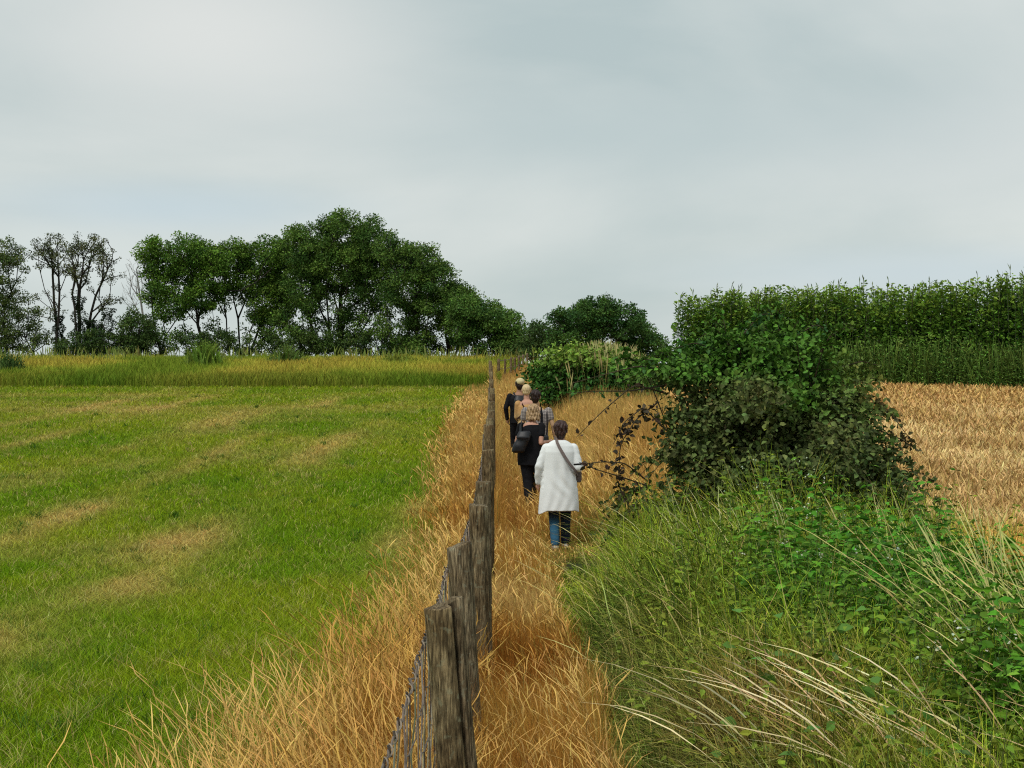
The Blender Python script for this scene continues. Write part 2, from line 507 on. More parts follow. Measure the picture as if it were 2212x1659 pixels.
def build_dry():
    g = Geo()
    # filling blades, left of the fence, along the trodden line and up the bank
    x, y = polar(700000, 3.0, 76, -20, 9)
    xb, xr = XB(y), XR(y)
    lim = np.where(y < 17, xr + .04, 3.9 + 0 * y)
    edge = rng.normal(0, .16, len(x))
    k = (x > xb + edge) & (x < lim)
    x, y = x[k], y[k]; n = len(x)
    xf = np.interp(y, FD, FX)
    onpath = sstep(.1, .22, x - xf) * (1 - sstep(.30, .55, x))
    left = (x < xf)
    h = np.where(left, .26 + .20 * rng.random(n), .42 + .3 * rng.random(n))
    onpath = np.where((y < 18) & ~left, np.maximum(onpath, .85), onpath)
    h = h * (1 - onpath) + (.10 + .22 * rng.random(n)) * onpath
    h = np.where((~left) & (y > 24), h * 1.25, h)
    h = h * (.8 + .5 * fbm(x * 1.5, y * 1.5)) * (1 - .55 * sstep(40, 70, y) * left)
    h = np.where(left & (y > 9), h * (1 - .45 * sstep(xf - .45, xf, x)), h)
    edgef = np.clip((x - XB(y)) / .35, .35, 1); h = np.where(left, h * edgef, h)
    h = low_grass(x, y, h)
    v = fbm(x * .8 + 11, y * .35 + 3, 3)[:, None]
    c0 = C_RUST * (1 - sstep(.30, .55, v)) + C_DRY * sstep(.30, .55, v)
    hi = sstep(.6, .8, v); c0 = c0 * (1 - hi) + np.array([.55, .36, .12]) * hi
    farf = sstep(14, 34, y)[:, None]
    c0 = c0 * (1 - farf) + (c0 * .25 + np.array([.52, .36, .110]) * .75) * farf
    # greener where the bank herbs meet the path, near the first walker's feet
    gr = (np.exp(-((x - 1.0) / .55) ** 2 - ((y - 16.5) / 3.2) ** 2) * 1.2).clip(0, 1)
    gr = np.maximum(gr, (1 - edgef) * left * .9)
    gr = np.maximum(gr, sstep(.30, .5, x) * (1 - sstep(13, 18, y)) * .6)
    gr = np.maximum(gr, .55 * sstep(44, 66, y) * left)
    pick = rng.random(n) < gr
    c = jit(c0, n, .22, .07)
    c[pick] = jit([.17, .19, .035], pick.sum(), .25, .1)
    fc = np.where((rng.random(n) < .5), rng.normal(0, .5, n), rng.uniform(0, 6.28, n))
    ribbons(g, base_pts(x, y), h, np.maximum(.0019, pxw(y, .42)), rng.uniform(0, 6.28, n), rng.uniform(.03, .38, n), c, segs=3, face=fc, tipc=c * np.array([1.15, 1.18, 1.2]))
    # seed heads: pale bent tips
    x, y = polar(64000, 3.0, 60, -20, 8)
    lim = np.where(y < 17, XR(y) + .05, 3.8)
    k = (x > XB(y) + rng.normal(.02, .22, len(x))) & (x < lim)
    x, y = x[k], y[k]
    xf = np.interp(y, FD, FX)
    k = ~((x - xf > .1) & (x < .32) & (rng.random(len(x)) < .6))
    x, y, xf = x[k], y[k], xf[k]; n = len(x)
    onp = ((x - xf > .05) & (x < .45)) | ((x > xf) & (y < 18))
    left = x < xf
    h = np.where(onp, rng.uniform(.2, .42, n), np.where(left, rng.uniform(.30, .62, n), rng.uniform(.42, .78, n))) * np.where(left & (y > 11), .85, 1) * (1 - .4 * sstep(40, 60, y) * left)
    h = np.where(left & (y > 9), h * (1 - .35 * sstep(xf - .45, xf, x)), h)
    h = low_grass(x, y, h)
    v = fbm(x * .8 + 11, y * .35 + 3, 3)[:, None]
    c = jit(C_PALE * sstep(.2, .6, v) + C_DRY * 1.1 * (1 - sstep(.2, .6, v)), n, .15, .05)
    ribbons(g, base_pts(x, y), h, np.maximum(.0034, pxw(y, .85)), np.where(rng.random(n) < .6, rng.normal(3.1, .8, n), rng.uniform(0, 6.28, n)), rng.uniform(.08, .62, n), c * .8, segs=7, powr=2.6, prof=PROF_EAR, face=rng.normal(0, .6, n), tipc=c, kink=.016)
    tag(g.build('dry_grass', M_DRY), 'tall golden dry grass along both sides of the fence and up the bank', 'grass', kind='stuff')


def build_margin():
    g = Geo()
    n = 90000
    y = rng.uniform(66, 97, n) ** 1.0; x = rng.uniform(-40, 2.2, n)
    k = (x > -.5 * y) & (x < np.interp(y, FD, FX) + .4 + 1.4 * sstep(70, 90, y))
    x, y = x[k], y[k]; n = len(x)
    v = fbm(x * .16 + 9, y * .12 + 2, 4)[:, None]
    c = np.array([.165, .225, .022]) * (1 - sstep(.42, .68, v)) + np.array([.35, .29, .045]) * sstep(.38, .62, v)
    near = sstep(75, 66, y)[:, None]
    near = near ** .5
    c = c * (1 - .7 * near) + np.array([.07, .13, .010]) * .7 * near  # front blades coloured darker: painted shade at the foot of the tall grass
    h = (.38 + .25 * rng.random(n)) * (.75 + .6 * fbm(x * .6, y * .6))
    c = jit(c, n, .18, .06)
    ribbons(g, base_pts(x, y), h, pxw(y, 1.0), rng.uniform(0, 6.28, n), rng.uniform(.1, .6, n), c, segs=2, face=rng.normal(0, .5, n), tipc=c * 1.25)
    # stalks poking over the brow
    n = 900
    y = rng.uniform(84, 96, n); x = rng.uniform(-36, 1.5, n)
    k = fbm(x * .35, y * 0 + 5) > .42
    x, y = x[k], y[k]; n = len(x)
    ribbons(g, base_pts(x, y), rng.uniform(.6, 1.25, n), pxw(y, 1.3), rng.uniform(0, 6.28, n), rng.uniform(.05, .35, n), jit([.20, .24, .06], n), segs=4, prof=PROF_EAR, face=rng.normal(0, .4, n))
    tag(g.build('margin_grass', M_GRASS), 'rough uncut yellow green grass band on the brow behind the mown field', 'grass', kind='stuff')


def build_wheat():
    g = Geo()
    x, y = polar(280000, 6.5, 66, 3, 31)
    k = (x > XW(y) + rng.normal(0, .06, len(x))) & (y < 62)
    x, y = x[k], y[k]; n = len(x)
    v = fbm(x * .5, y * .4 + 13, 3)[:, None]
    nearf = (1 - sstep(12.5, 16, y))[:, None]
    c = np.array([.58, .38, .145]) * (1 - sstep(.35, .65, v)) + np.array([.80, .58, .26]) * sstep(.35, .65, v)
    c = c * (1 - nearf) + np.array([.72, .42, .10]) * nearf
    farf = sstep(28, 50, y)[:, None]
    c = c * (1 - farf) + np.array([.66, .42, .15]) * farf
    c = jit(c, n, .2, .05)
    h = rng.uniform(.66, .82, n) * (.93 + .14 * fbm(x * .7, y * .7))
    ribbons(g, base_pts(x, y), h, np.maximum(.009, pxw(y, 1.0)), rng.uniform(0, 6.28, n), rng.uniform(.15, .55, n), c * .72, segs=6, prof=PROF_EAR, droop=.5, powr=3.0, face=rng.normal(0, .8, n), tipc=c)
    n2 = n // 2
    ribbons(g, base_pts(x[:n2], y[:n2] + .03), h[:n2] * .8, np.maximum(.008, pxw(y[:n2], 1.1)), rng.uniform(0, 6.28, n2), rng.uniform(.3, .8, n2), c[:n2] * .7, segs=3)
    tag(g.build('wheat', M_DRY), 'ripe tan wheat crop filling the field on the right', 'wheat', kind='stuff')


build_mown(); build_dry(); build_margin(); build_wheat()


# ------------------------------------------------------------------ bank of herbs and arching grass
def bank_h(x, y):
    """height of the herb layer over the ground of the right-hand bank"""
    e = sstep(.0, .75, x - XR(y))
    h = .16 + e * (.40 + .36 * sstep(6.5, 11, y)) + .22 * (fbm(x * 1.3 + 4, y * 1.1 + 8) - .5)
    h = h + e * .26 * (fbm(x * 3.1 + 14, y * 2.3 + 3, 2) - .5)
    h = h + .16 * sstep(1.5, 1.9, x) * (1 - sstep(3.1, 3.6, x)) * sstep(10.6, 12, y) * (1 - sstep(13.2, 14, y))
    h = h * (1 - .35 * sstep(2.6, 3.4, x) * (1 - sstep(9, 13, y)))
    return low_grass(x, y, np.maximum(h, .08))


def bank_green(x, y):
    """0 olive grass ... 1 nettle green"""
    v = np.exp(-((x - 2.15) / .85) ** 2 - ((y - 8.9) / 1.7) ** 2) * 1.3
    v += np.exp(-((x - 2.2) / .5) ** 2 - ((y - 5.6) / .8) ** 2) * 1.1
    v += .7 * np.exp(-((x - 3.4) / .6) ** 2 - ((y - 9.5) / 1.4) ** 2)
    return np.clip(v + .35 * (fbm(x * 1.5 + 31, y * 1.2) - .5), 0, 1)


def bank_rust(x, y):
    v = np.exp(-((x - 1.15) / .45) ** 2 - ((y - 6.0) / .9) ** 2) * .9
    v += .35 * np.exp(-((x - .85) / .35) ** 2 - ((y - 8.6) / 1.1) ** 2)
    return np.clip(v + .3 * (fbm(x * 2 + 3, y * 1.5 + 6) - .5), 0, 1)


def in_bank(x, y):
    return (x > XR(y)) & (x < XW(y) + .15) & (y < 16.5)


def build_bank():
    g = Geo()
    # tussocks of arching blades, most of them falling towards the path
    tx, ty = polar(6000, 3.5, 16.6, 1, 30)
    k = in_bank(tx, ty); tx, ty = tx[k], ty[k]
    k = rng.random(len(tx)) > bank_green(tx, ty) * .35; tx, ty = tx[k], ty[k]
    m = 28; T = len(tx)
    a = rng.uniform(0, 6.28, (T, m)); rr = np.abs(rng.normal(0, .045, (T, m))) * (1 + ty[:, None] * .06)
    x = (tx[:, None] + np.cos(a) * rr).ravel(); y = (ty[:, None] + np.sin(a) * rr).ravel()
    bias = rng.normal(3.0, .5, (T, 1))
    ax = np.cos(a) + .5 * np.cos(bias); ay = np.sin(a) + .5 * np.sin(bias)
    az = (np.arctan2(ay, ax) + rng.normal(0, .35, (T, m))).ravel()
    n = len(x); th_ = np.repeat(rng.uniform(.65, 1.25, T), m)
    bg_, br = bank_green(x, y), bank_rust(x, y)
    v = np.clip(fbm(x * 1.1 + 2, y * .9 + 5, 3) + np.repeat(rng.normal(0, .12, T), m), 0, 1)[:, None]
    olive = np.array([.075, .140, .010]) * (1 - sstep(.30, .66, v)) + np.array([.29, .35, .032]) * sstep(.30, .65, v)
    ed = ((1 - sstep(.35, .95, x - XR(y))) * (1 - sstep(9, 12, y)))[:, None]
    olive = olive * (1 - .75 * ed) + np.array([.060, .105, .022]) * .75 * ed
    c = olive * (1 - br[:, None]) + np.array([.25, .15, .05]) * br[:, None]
    c = c * (1 - bg_[:, None] * .6) + np.array([.075, .20, .012]) * bg_[:, None] * .6
    c = jit(c, n, .5, .08) * np.repeat(rng.lognormal(0, .35, T), m)[:, None].clip(.4, 2.0)
    pale = rng.random(n) < .09; c[pale] = jit([.52, .46, .15], pale.sum(), .2)
    h = (bank_h(x, y) + .05) * rng.uniform(.40, 1.20, n) * th_
    h = low_grass(x, y, h)
    ribbons(g, base_pts(x, y), h, np.maximum(.0078, pxw(y, 1.15)), az, rng.uniform(.12, 1.0, n), c, segs=5, face=rng.normal(.2, .9, n), tipc=c * 1.25, droop=.55)
    tag(g.build('bank_grass', M_GRASS), 'olive green arching grass over the bank right of the path', 'grass', kind='stuff')

    # small-leaved herbs and nettles
    g = Geo()
    x, y = polar(17000, 3.8, 16.5, 1, 30)
    k = in_bank(x, y) & (x > XR(y) + .2); x, y = x[k], y[k]
    bg_ = bank_green(x, y)
    k = rng.random(len(x)) < (.06 + .75 * bg_); x, y, bg_ = x[k], y[k], bg_[k]; n = len(x)
    H = (bank_h(x, y) + .04) * rng.uniform(.55, 1.25, n) * (1 + .12 * bg_)
    b = base_pts(x, y); lean = rng.uniform(0, 6.28, n); la = rng.uniform(0, .25, n)
    ribbons(g, b, H, .006, lean, la, jit([.10, .15, .04], n), segs=3, prof=lambda t: 1 - .5 * t)
    for lv in range(7):
        t = np.clip(.40 + .62 * lv / 6 + rng.normal(0, .02, n), 0, 1)
        cen = b + np.stack([np.cos(lean) * la * H * t ** 2, np.sin(lean) * la * H * t ** 2, H * t], 1)
        az = rng.uniform(0, 6.28, n) if lv == 0 else az + 1.57 + rng.normal(0, .25, n)
        for sgn in (0, math.pi):
            d = np.stack([np.cos(az + sgn), np.sin(az + sgn), rng.uniform(-.35, .35, n)], 1)
            L = (.078 - .040 * t) * np.repeat(rng.uniform(.65, 1.55, n // 1), 1) * rng.uniform(.85, 1.2, n) * np.where(bg_ > .5, 1.1, .85)
            cc = np.array([.075, .225, .018]) * bg_[:, None] + np.array([.17, .22, .022]) * (1 - bg_[:, None])
            leaves(g, cen, d, L, .5, jit(cc, n, .32, .09), fine=True, roll=.55)
    # few broad leaves and small pale flower heads
    n = 130
    x, y = polar(n, 4.6, 9, 8, 20); k = in_bank(x, y); x, y = x[k], y[k]; n = len(x)
    p = base_pts(x, y); p[:, 2] += bank_h(x, y) * rng.uniform(.7, 1.1, n)
    a = rng.uniform(0, 6.28, n)
    leaves(g, p, np.stack([np.cos(a), np.sin(a), rng.uniform(-.2, .6, n)], 1), rng.uniform(.04, .075, n), .7, jit([.10, .22, .04], n, .2), roll=.6)
    fx = np.concatenate([rng.normal(2.0, .28, 40), rng.normal(2.3, .3, 16), rng.normal(1.8, .15, 14)]); fy = np.concatenate([rng.normal(9.2, .45, 40), rng.normal(12.6, .8, 16), rng.normal(6.0, .2, 14)])
    for q in range(4):
        n = len(fx)
        p = base_pts(fx, fy); p[:, 2] += bank_h(fx, fy) * 1.06 + .02; p += rng.normal(0, .012, p.shape)
        a = rng.uniform(0, 6.28, n)
        leaves(g, p, np.stack([np.cos(a), np.sin(a), rng.uniform(0, 1, n)], 1), .015, 1.0, jit([.55, .62, .45], n, .1), fine=False)
    tag(g.build('nettles', M_BLEAF), 'dense nettles and leafy herbs growing on the bank right of the path', 'herbs', kind='stuff')

    # long pale seed stalks leaning to the left
    g = Geo()
    def stalks(n, x0, x1, y0, y1, h0, h1, l0, l1, colr, w=.0075, az=2.95, azs=.28):
        x = rng.uniform(x0, x1, n); y = rng.uniform(y0, y1, n)
        c = jit(colr, n, .16, .06)
        ribbons(g, base_pts(x, y), rng.uniform(h0, h1, n), w * rng.uniform(.8, 1.25, n), rng.normal(az, azs, n), rng.uniform(l0, l1, n), c * .9, segs=9, prof=PROF_LONGEAR, powr=1.7, droop=.30, face=rng.normal(.1, .45, n), tipc=c * 1.15, kink=.004)
    stalks(30, .9, 2.0, 4.9, 5.9, .66, .95, .60, 1.05, [.82, .68, .38], .0100)     # bottom, over the path's edge
    stalks(110, 1.2, 2.6, 4.6, 6.4, .45, .82, .35, 1.0, [.70, .48, .25], .0068, 2.9, .45)
    stalks(70, 1.5, 2.8, 4.5, 6.2, .35, .62, .3, .9, [.60, .36, .17], .0050, 2.6, 1.0)
    stalks(70, 2.1, 3.6, 5.2, 8.2, .85, 1.30, .25, .75, [.56, .50, .19], .0066, 2.75)
    stalks(190, 2.2, 3.8, 5.5, 9.5, .75, 1.30, .08, .6, [.50, .50, .18], .0066, 2.7, .7)
    stalks(110, .5, 1.7, 7.0, 15.0, .50, .80, .2, .85, [.50, .43, .16], .0060, 2.9, .6)
    stalks(70, 1.3, 3.2, 9.5, 13.0, .85, 1.30, .15, .65, [.56, .52, .24], .0068, 2.6, .6)
    stalks(9, .9, 1.6, 14.0, 16.5, .7, .95, .7, 1.1, [.66, .56, .28], .009)
    stalks(110, 3.0, 4.4, 8, 12.5, .7, 1.0, .1, .5, [.52, .44, .13], .0062, 2.6, .9)
    tag(g.build('seeding_grass', M_DRY), 'long pale seeding grass stalks leaning left over the bank', 'grass', kind='stuff')


build_bank()


# ------------------------------------------------------------------ bushes and trees
def branch_tree(geo, roots, tips, r_tip, r_root, col, wob=.06, sides=5, expo=.62, jitter=.35):
    """limbs grown from root polylines to every clump; thickness by the number of clumps carried"""
    nodes = []; par = []; pl = []
    for rt in roots:
        for i, p in enumerate(rt):
            nodes.append(np.array(p, float)); par.append(len(nodes) - 2 if i else -1)
            pl.append(pl[-1] + np.linalg.norm(nodes[-1] - nodes[-2]) if i else 0.0)
    nroot = len(nodes)
    rt0 = np.array([r[0] for r in roots])
    order = np.argsort([np.min(np.linalg.norm(rt0 - t, axis=1)) for t in tips])
    for k in order:
        t = tips[k]
        A = np.array(nodes)
        d = np.linalg.norm(A - t, axis=1) + 2.2 * np.maximum(A[:, 2] - t[2] + .15, 0) + .55 * np.array(pl)
        i = int(np.argmin(d))
        dist = np.linalg.norm(A[i] - t)
        m = max(1, int(dist / 1.1))
        prev = i
        for j in range(1, m + 1):
            f = j / m
            q = A[i] * (1 - f) + t * f
            q = q + np.array([0, 0, -.12 * dist * math.sin(math.pi * f)]) + rng.normal(0, wob * dist * (0 if j == m else 1), 3)
            nodes.append(q); par.append(prev); pl.append(pl[prev] + dist / m); prev = len(nodes) - 1
    n = len(nodes); cnt = np.zeros(n)
    leafn = np.ones(n); 
    for i in range(n):
        if par[i] >= 0: leafn[par[i]] = 0
    cnt += leafn
    for i in range(n - 1, -1, -1):
        if par[i] >= 0: cnt[par[i]] += cnt[i]
    mx = cnt[:].max()
    rad = r_tip + (r_root - r_tip) * (np.maximum(cnt - 1, 0) / max(mx - 1, 1)) ** expo
    A = np.array(nodes); par = np.array(par)
    idx = np.where(par >= 0)[0]
    p0 = A[par[idx]]; p1 = A[idx]; r0 = np.minimum(rad[par[idx]], rad[idx] * 1.35 + .01); r1 = rad[idx]
    d = p1 - p0; L = np.linalg.norm(d, axis=1, keepdims=True) + 1e-9; d = d / L
    ref = np.where(np.abs(d[:, 2:3]) > .8, np.array([[0, 1., 0]]), np.array([[0, 0, 1.]]))
    a = np.cross(d, ref); a /= np.linalg.norm(a, axis=1, keepdims=True); b = np.cross(d, a)
    th = np.arange(sides) / sides * 6.283
    ring = np.cos(th)[None, :, None] * a[:, None] + np.sin(th)[None, :, None] * b[:, None]
    V = np.concatenate([p0[:, None] + ring * r0[:, None, None], (p1 + d * r1[:, None] * .4)[:, None] + ring * r1[:, None, None]], 1)
    j = np.arange(sides); q = np.stack([j, (j + 1) % sides, (j + 1) % sides + sides, j + sides], 1)
    F = (q[None] + (np.arange(len(idx)) * 2 * sides)[:, None, None]).reshape(-1, 4)
    c = jit(col, len(idx), .12, .03)
    geo.add(V.reshape(-1, 3), [F], np.repeat(c[:, None], 2 * sides, 1).reshape(-1, 3))


def lobe_tips(lobes, d, depth, n_per, shell=.35):
    """clump centres in ellipsoids given as (px, py, rx, ry [, weight]) in picture units at distance d"""
    T = []; W = []
    for lb in lobes:
        px, py, rx, ry = lb[:4]; w = lb[4] if len(lb) > 4 else 1.0
        n = max(3, int(4.6 * n_per * w * rx * ry / 3000.0))
        u = rng.normal(0, 1, (n, 3)); u /= np.linalg.norm(u, axis=1, keepdims=True)
        r = (shell + (1 - shell) * rng.random(n)) ** .6
        s = d / FPX
        c = P(px, py, d)
        r = r * np.where(rng.random(n) < .16, rng.uniform(1.05, 1.30, n), 1.0)
        q = c + u * r[:, None] * np.array([rx * s, depth, ry * s])
        T.append(q)
    return np.concatenate(T)


def tree(name, label, cat, d, base_px, lobes, depth=1.8, n_per=9, clump=.55, nleaf=70, leaf=.17, cols=((.055, .10, .025), (.09, .14, .03)),
         trunks=None, r_root=.2, bark=(.035, .03, .025), r_tip=.018, group=None, expo=.62, shell=.3, wob=.06, flat=.65, ivy=None):
    bx = (base_px - 1106) / FPX * d
    z0 = float(ground(bx, d))
    root = empty(name, (bx, d, z0), label, cat, group)
    tips = lobe_tips(lobes, d, depth, n_per, shell)
    tips = tips[tips[:, 2] > ground(tips[:, 0], tips[:, 1]) + .3]
    roots = []
    for tr in (trunks or [[(base_px, 700)]]):
        x0 = (tr[0][0] - 1106) / FPX * d
        yo = rng.uniform(-.4, .4)
        pts = [np.array([x0, d + yo, float(ground(x0, d + yo)) - .2])]
        prevx = pts[0]
        for (px, py) in tr[1:] if len(tr) > 1 else [(tr[0][0] + 5, tr[0][1])]:
            q = P(px, py, d) + np.array([0, yo, 0])
            m = max(1, int(np.linalg.norm(q - prevx) / 1.0))
            for j in range(1, m + 1):
                f = j / m
                pts.append(prevx * (1 - f) + q * f + rng.normal(0, .05, 3))
            prevx = q
        roots.append(pts)
    g = Geo()
    branch_tree(g, roots, list(tips), r_tip, r_root * .62, bark, wob=wob * .6, expo=expo)
    g.build('trunk', M_BARK, root)
    g = Geo()
    n = len(tips)
    cw = rng.random((n, 1)) ** .9
    cc = np.array(cols[0]) * (1 - cw) + np.array(cols[1]) * cw
    cs = clump * rng.uniform(.6, 1.35, n)
    k = np.maximum(6, (1.55 * nleaf * (cs / clump) ** 2 * rng.uniform(.6, 1.3, n)).astype(int))
    I = np.repeat(np.arange(n), k)
    u = rng.normal(0, 1, (len(I), 3)); u /= np.linalg.norm(u, axis=1, keepdims=True)
    rr = rng.random(len(I)) ** .45
    pos = tips[I] + u * (rr * cs[I])[:, None] * np.array([1, 1, flat])
    dv = u * .6 + rng.normal(0, .6, u.shape) + np.array([0, 0, -.15])
    leaves(g, pos, dv, leaf * rng.uniform(.6, 1.3, len(I)), .62, jit(cc[I], len(I), .22, .08), fine=False, roll=.8)
    if ivy is not None:     # ivy wrapped round the lower trunk
        for (px, py0, py1, r) in ivy:
            m = 2600
            t = rng.random(m); a = rng.uniform(0, 6.283, m)
            q = P(px, 0, d); zz = EYE - ((py0 + (py1 - py0) * t) - 760) / FPX * d
            rad = r * (1.1 - .5 * t) * rng.uniform(.4, 1.15, m) * (1 + .4 * np.sin(t * 21))
            pos = np.stack([q[0] + np.cos(a) * rad, d + np.sin(a) * rad, zz], 1)
            leaves(g, pos, np.stack([np.cos(a), np.sin(a), rng.normal(-.3, .4, m)], 1), leaf * .9, .8, jit([.03, .055, .02], m, .25), fine=False)
    g.build('crown', M_LEAF, root)
    return root


DG = ((.040, .080, .022), (.090, .145, .032))
TG = 'trees on the brow behind the mown field'
tree('sparse_tree', 'thin crowned tree cut off by the left edge of the view', 'tree', 104, 12,
     [(0, 580, 62, 62), (15, 545, 45, 30), (-30, 620, 60, 60), (25, 690, 68, 60, 1.3), (60, 735, 50, 40, 1.2), (-25, 730, 60, 50, 1.3)], n_per=10, clump=.42, nleaf=60,
     leaf=.14, cols=((.07, .11, .035), (.15, .20, .05)), trunks=[[(10, 770), (5, 600)], [(85, 770), (45, 690)]], r_root=.16, group=TG)
tree('sparse_tree', 'slender sparse tree with bare forking stem, left of the ivy clad one', 'tree', 103, 120,
     [(115, 535, 42, 32, .9), (95, 560, 28, 30, .6), (140, 575, 26, 34, .5), (112, 650, 36, 60, .25)], n_per=15, clump=.32, nleaf=40, leaf=.12, expo=.85, cols=((.06, .08, .035), (.12, .14, .05)),
     trunks=[[(135, 772), (118, 690), (112, 560)], [(148, 772), (122, 680), (86, 590)], [(122, 690), (135, 600), (132, 545)]], r_root=.15, r_tip=.022, group=TG, ivy=[(128, 770, 680, .38)], shell=.1)
tree('sparse_tree', 'sparse tree with ivy clad trunk and thin rounded crown of fine twigs', 'tree', 101, 172,
     [(190, 530, 46, 30, 1.0), (225, 560, 34, 34, .7), (160, 570, 26, 40, .8), (180, 600, 28, 44, .5), (240, 610, 22, 30, .5), (235, 655, 24, 24, .6)], n_per=16, clump=.33, nleaf=40, leaf=.12, expo=.85,
     cols=((.06, .08, .035), (.13, .14, .05)), trunks=[[(172, 772), (172, 660), (182, 560)], [(173, 660), (205, 640), (232, 580)], [(173, 670), (165, 600), (160, 560)]],
     r_root=.2, r_tip=.024, group=TG, ivy=[(172, 772, 640, .5), (232, 772, 665, .6), (212, 765, 700, .45), (195, 772, 690, .4)], shell=.1)
# bare dead tree
def bare_tree():
    d = 108; bx = (318 - 1106) / FPX * d
    root = empty('dead_tree', (bx, d, float(ground(bx, d))), 'pale leafless tree of fine twigs between the sparse and the leafy trees', 'tree', TG)
    tips = lobe_tips([(292, 600, 26, 52, 2.6), (280, 640, 22, 36, 1.4)], d, .8, 30, .1)
    g = Geo()
    branch_tree(g, [[np.array([bx, d, float(ground(bx, d)) - .2]), P(312, 700, d), P(305, 650, d), P(298, 600, d)]], list(tips), .008, .085, (.30, .29, .28), wob=.05)
    g.build('trunk', M_BARK, root)
bare_tree()
tree('bush', 'low dark round bush at the foot of the pale leafless tree', 'bush', 99, 300,
     [(300, 715, 46, 40, 1.6), (285, 750, 40, 26, 1.4), (330, 745, 34, 30, 1.0)], n_per=15, clump=.42, nleaf=70, leaf=.14, cols=DG, r_root=.1, group=TG)
tree('broadleaf_tree', 'broad flat topped tree with bare forked trunks showing under its crown', 'tree', 102, 440,
     [(355, 570, 48, 42, 1.2), (335, 545, 30, 24, 1.2), (600, 545, 40, 30, 1.2), (410, 545, 52, 34, 1.2), (345, 625, 40, 36, .8), (400, 600, 50, 36, .8), (450, 560, 46, 40, 1.1), (370, 665, 40, 30, .9), (465, 590, 40, 44, 1.0), (440, 640, 50, 34, .7), (430, 655, 44, 34, .7), (375, 725, 34, 24, .5)],
     n_per=16, clump=.50, nleaf=70, leaf=.16, cols=((.050, .115, .020), (.160, .285, .036)), trunks=[[(440, 772), (432, 700), (415, 620)], [(355, 772), (330, 690), (330, 620)]], r_root=.17, group=TG)
tree('broadleaf_tree', 'leafy tree on two leaning dark trunks, between the flat topped and the tallest', 'tree', 104, 520,
     [(500, 560, 50, 40, 1.2), (560, 565, 50, 44, 1.1), (530, 610, 50, 40, .9), (480, 640, 36, 32, .5), (570, 650, 44, 50, 1.2), (608, 590, 40, 56, 1.2), (612, 660, 36, 50, 1.0), (590, 710, 40, 40, .9), (545, 700, 26, 30, .4), (460, 720, 30, 26, .5)],
     n_per=16, clump=.50, nleaf=70, leaf=.16, cols=((.050, .110, .020), (.155, .265, .036)), trunks=[[(523, 775), (512, 690), (500, 610)], [(527, 775), (560, 700), (580, 640)], [(500, 770), (490, 690), (485, 640)]], r_root=.17, group=TG)
tree('broadleaf_tree', 'tallest tree, big domed dark green crown with spiky top shoots', 'tree', 100, 740,
     [(650, 545, 40, 48, 1.1), (690, 530, 50, 50, 1.2), (745, 505, 58, 42, 1.3), (800, 530, 48, 52, 1.2), (730, 580, 80, 50, 1.3), (660, 620, 56, 50, 1.0), (800, 610, 60, 60, 1.0),
      (720, 660, 70, 50, .55), (640, 690, 50, 50, .5), (790, 700, 60, 46, .6), (700, 735, 60, 36, .8), (738, 473, 20, 14, 1.), (800, 480, 16, 14, 1.0), (645, 502, 20, 14, .8), (770, 560, 50, 50, 1.0)],
     depth=3.0, n_per=15, clump=.50, nleaf=80, leaf=.15, cols=((.045, .105, .022), (.140, .235, .040)), trunks=[[(740, 775), (735, 680), (745, 560)], [(735, 680), (670, 600)], [(690, 775), (670, 690)]], r_root=.3, group=TG)
tree('broadleaf_tree', 'wide domed tree sloping down to the right beside the tallest one', 'tree', 97, 905,
     [(870, 560, 44, 40, 1.2), (915, 570, 40, 40, 1.2), (950, 610, 42, 46, 1.2), (880, 630, 60, 50, 1.1), (985, 650, 36, 42, 1.3), (1005, 665, 34, 40, 1.3), (930, 680, 60, 46, .7), (860, 700, 50, 46, .5), (990, 710, 44, 46, 1.3), (900, 745, 60, 28, 1.1), (838, 540, 30, 34, 1.1)],
     depth=2.8, n_per=16, clump=.50, nleaf=82, leaf=.15, cols=((.042, .100, .022), (.145, .240, .042)), trunks=[[(905, 775), (900, 690), (900, 600)], [(970, 775), (960, 690)]], r_root=.24, group=TG)
tree('bushy_tree', 'low bushy mid green tree at the right end of the brow trees', 'tree', 92, 1070,
     [(1030, 672, 34, 36, 1.3), (1065, 686, 34, 34, 1.3), (1098, 706, 32, 32, 1.3), (1124, 728, 26, 26, 1.3), (1045, 728, 50, 40, 1.0), (1100, 745, 44, 26, 1.2), (1000, 690, 30, 50, 1.0), (1140, 748, 22, 18, 1.2)],
     depth=2.2, n_per=17, clump=.50, nleaf=85, leaf=.15, cols=((.045, .110, .024), (.125, .225, .040)), r_root=.14, group=TG)
tree('bush', 'small green bush filling the dip between the brow trees and the next clump', 'bush', 88, 1160,
     [(1160, 725, 34, 30, 1.3), (1185, 740, 34, 30, 1.2), (1140, 755, 28, 18, 1.)], depth=1.4, n_per=16, clump=.38, nleaf=70, leaf=.14, cols=((.05, .10, .028), (.09, .15, .038)), r_root=.08, group=TG)
tree('bushy_tree', 'dark rounded tree clump behind the green mound at the end of the path', 'tree', 78, 1290,
     [(1240, 690, 48, 36, 1.4), (1290, 680, 44, 34, 1.4), (1345, 690, 44, 32, 1.4), (1225, 730, 40, 36, 1.2), (1300, 735, 60, 40, 1.3), (1375, 725, 44, 36, 1.4), (1400, 755, 50, 34, 1.3), (1262, 664, 12, 12, 2), (1308, 656, 12, 12, 2)],
     depth=1.8, n_per=13, clump=.38, nleaf=85, leaf=.13, cols=((.035, .095, .024), (.085, .170, .034)), r_root=.12)


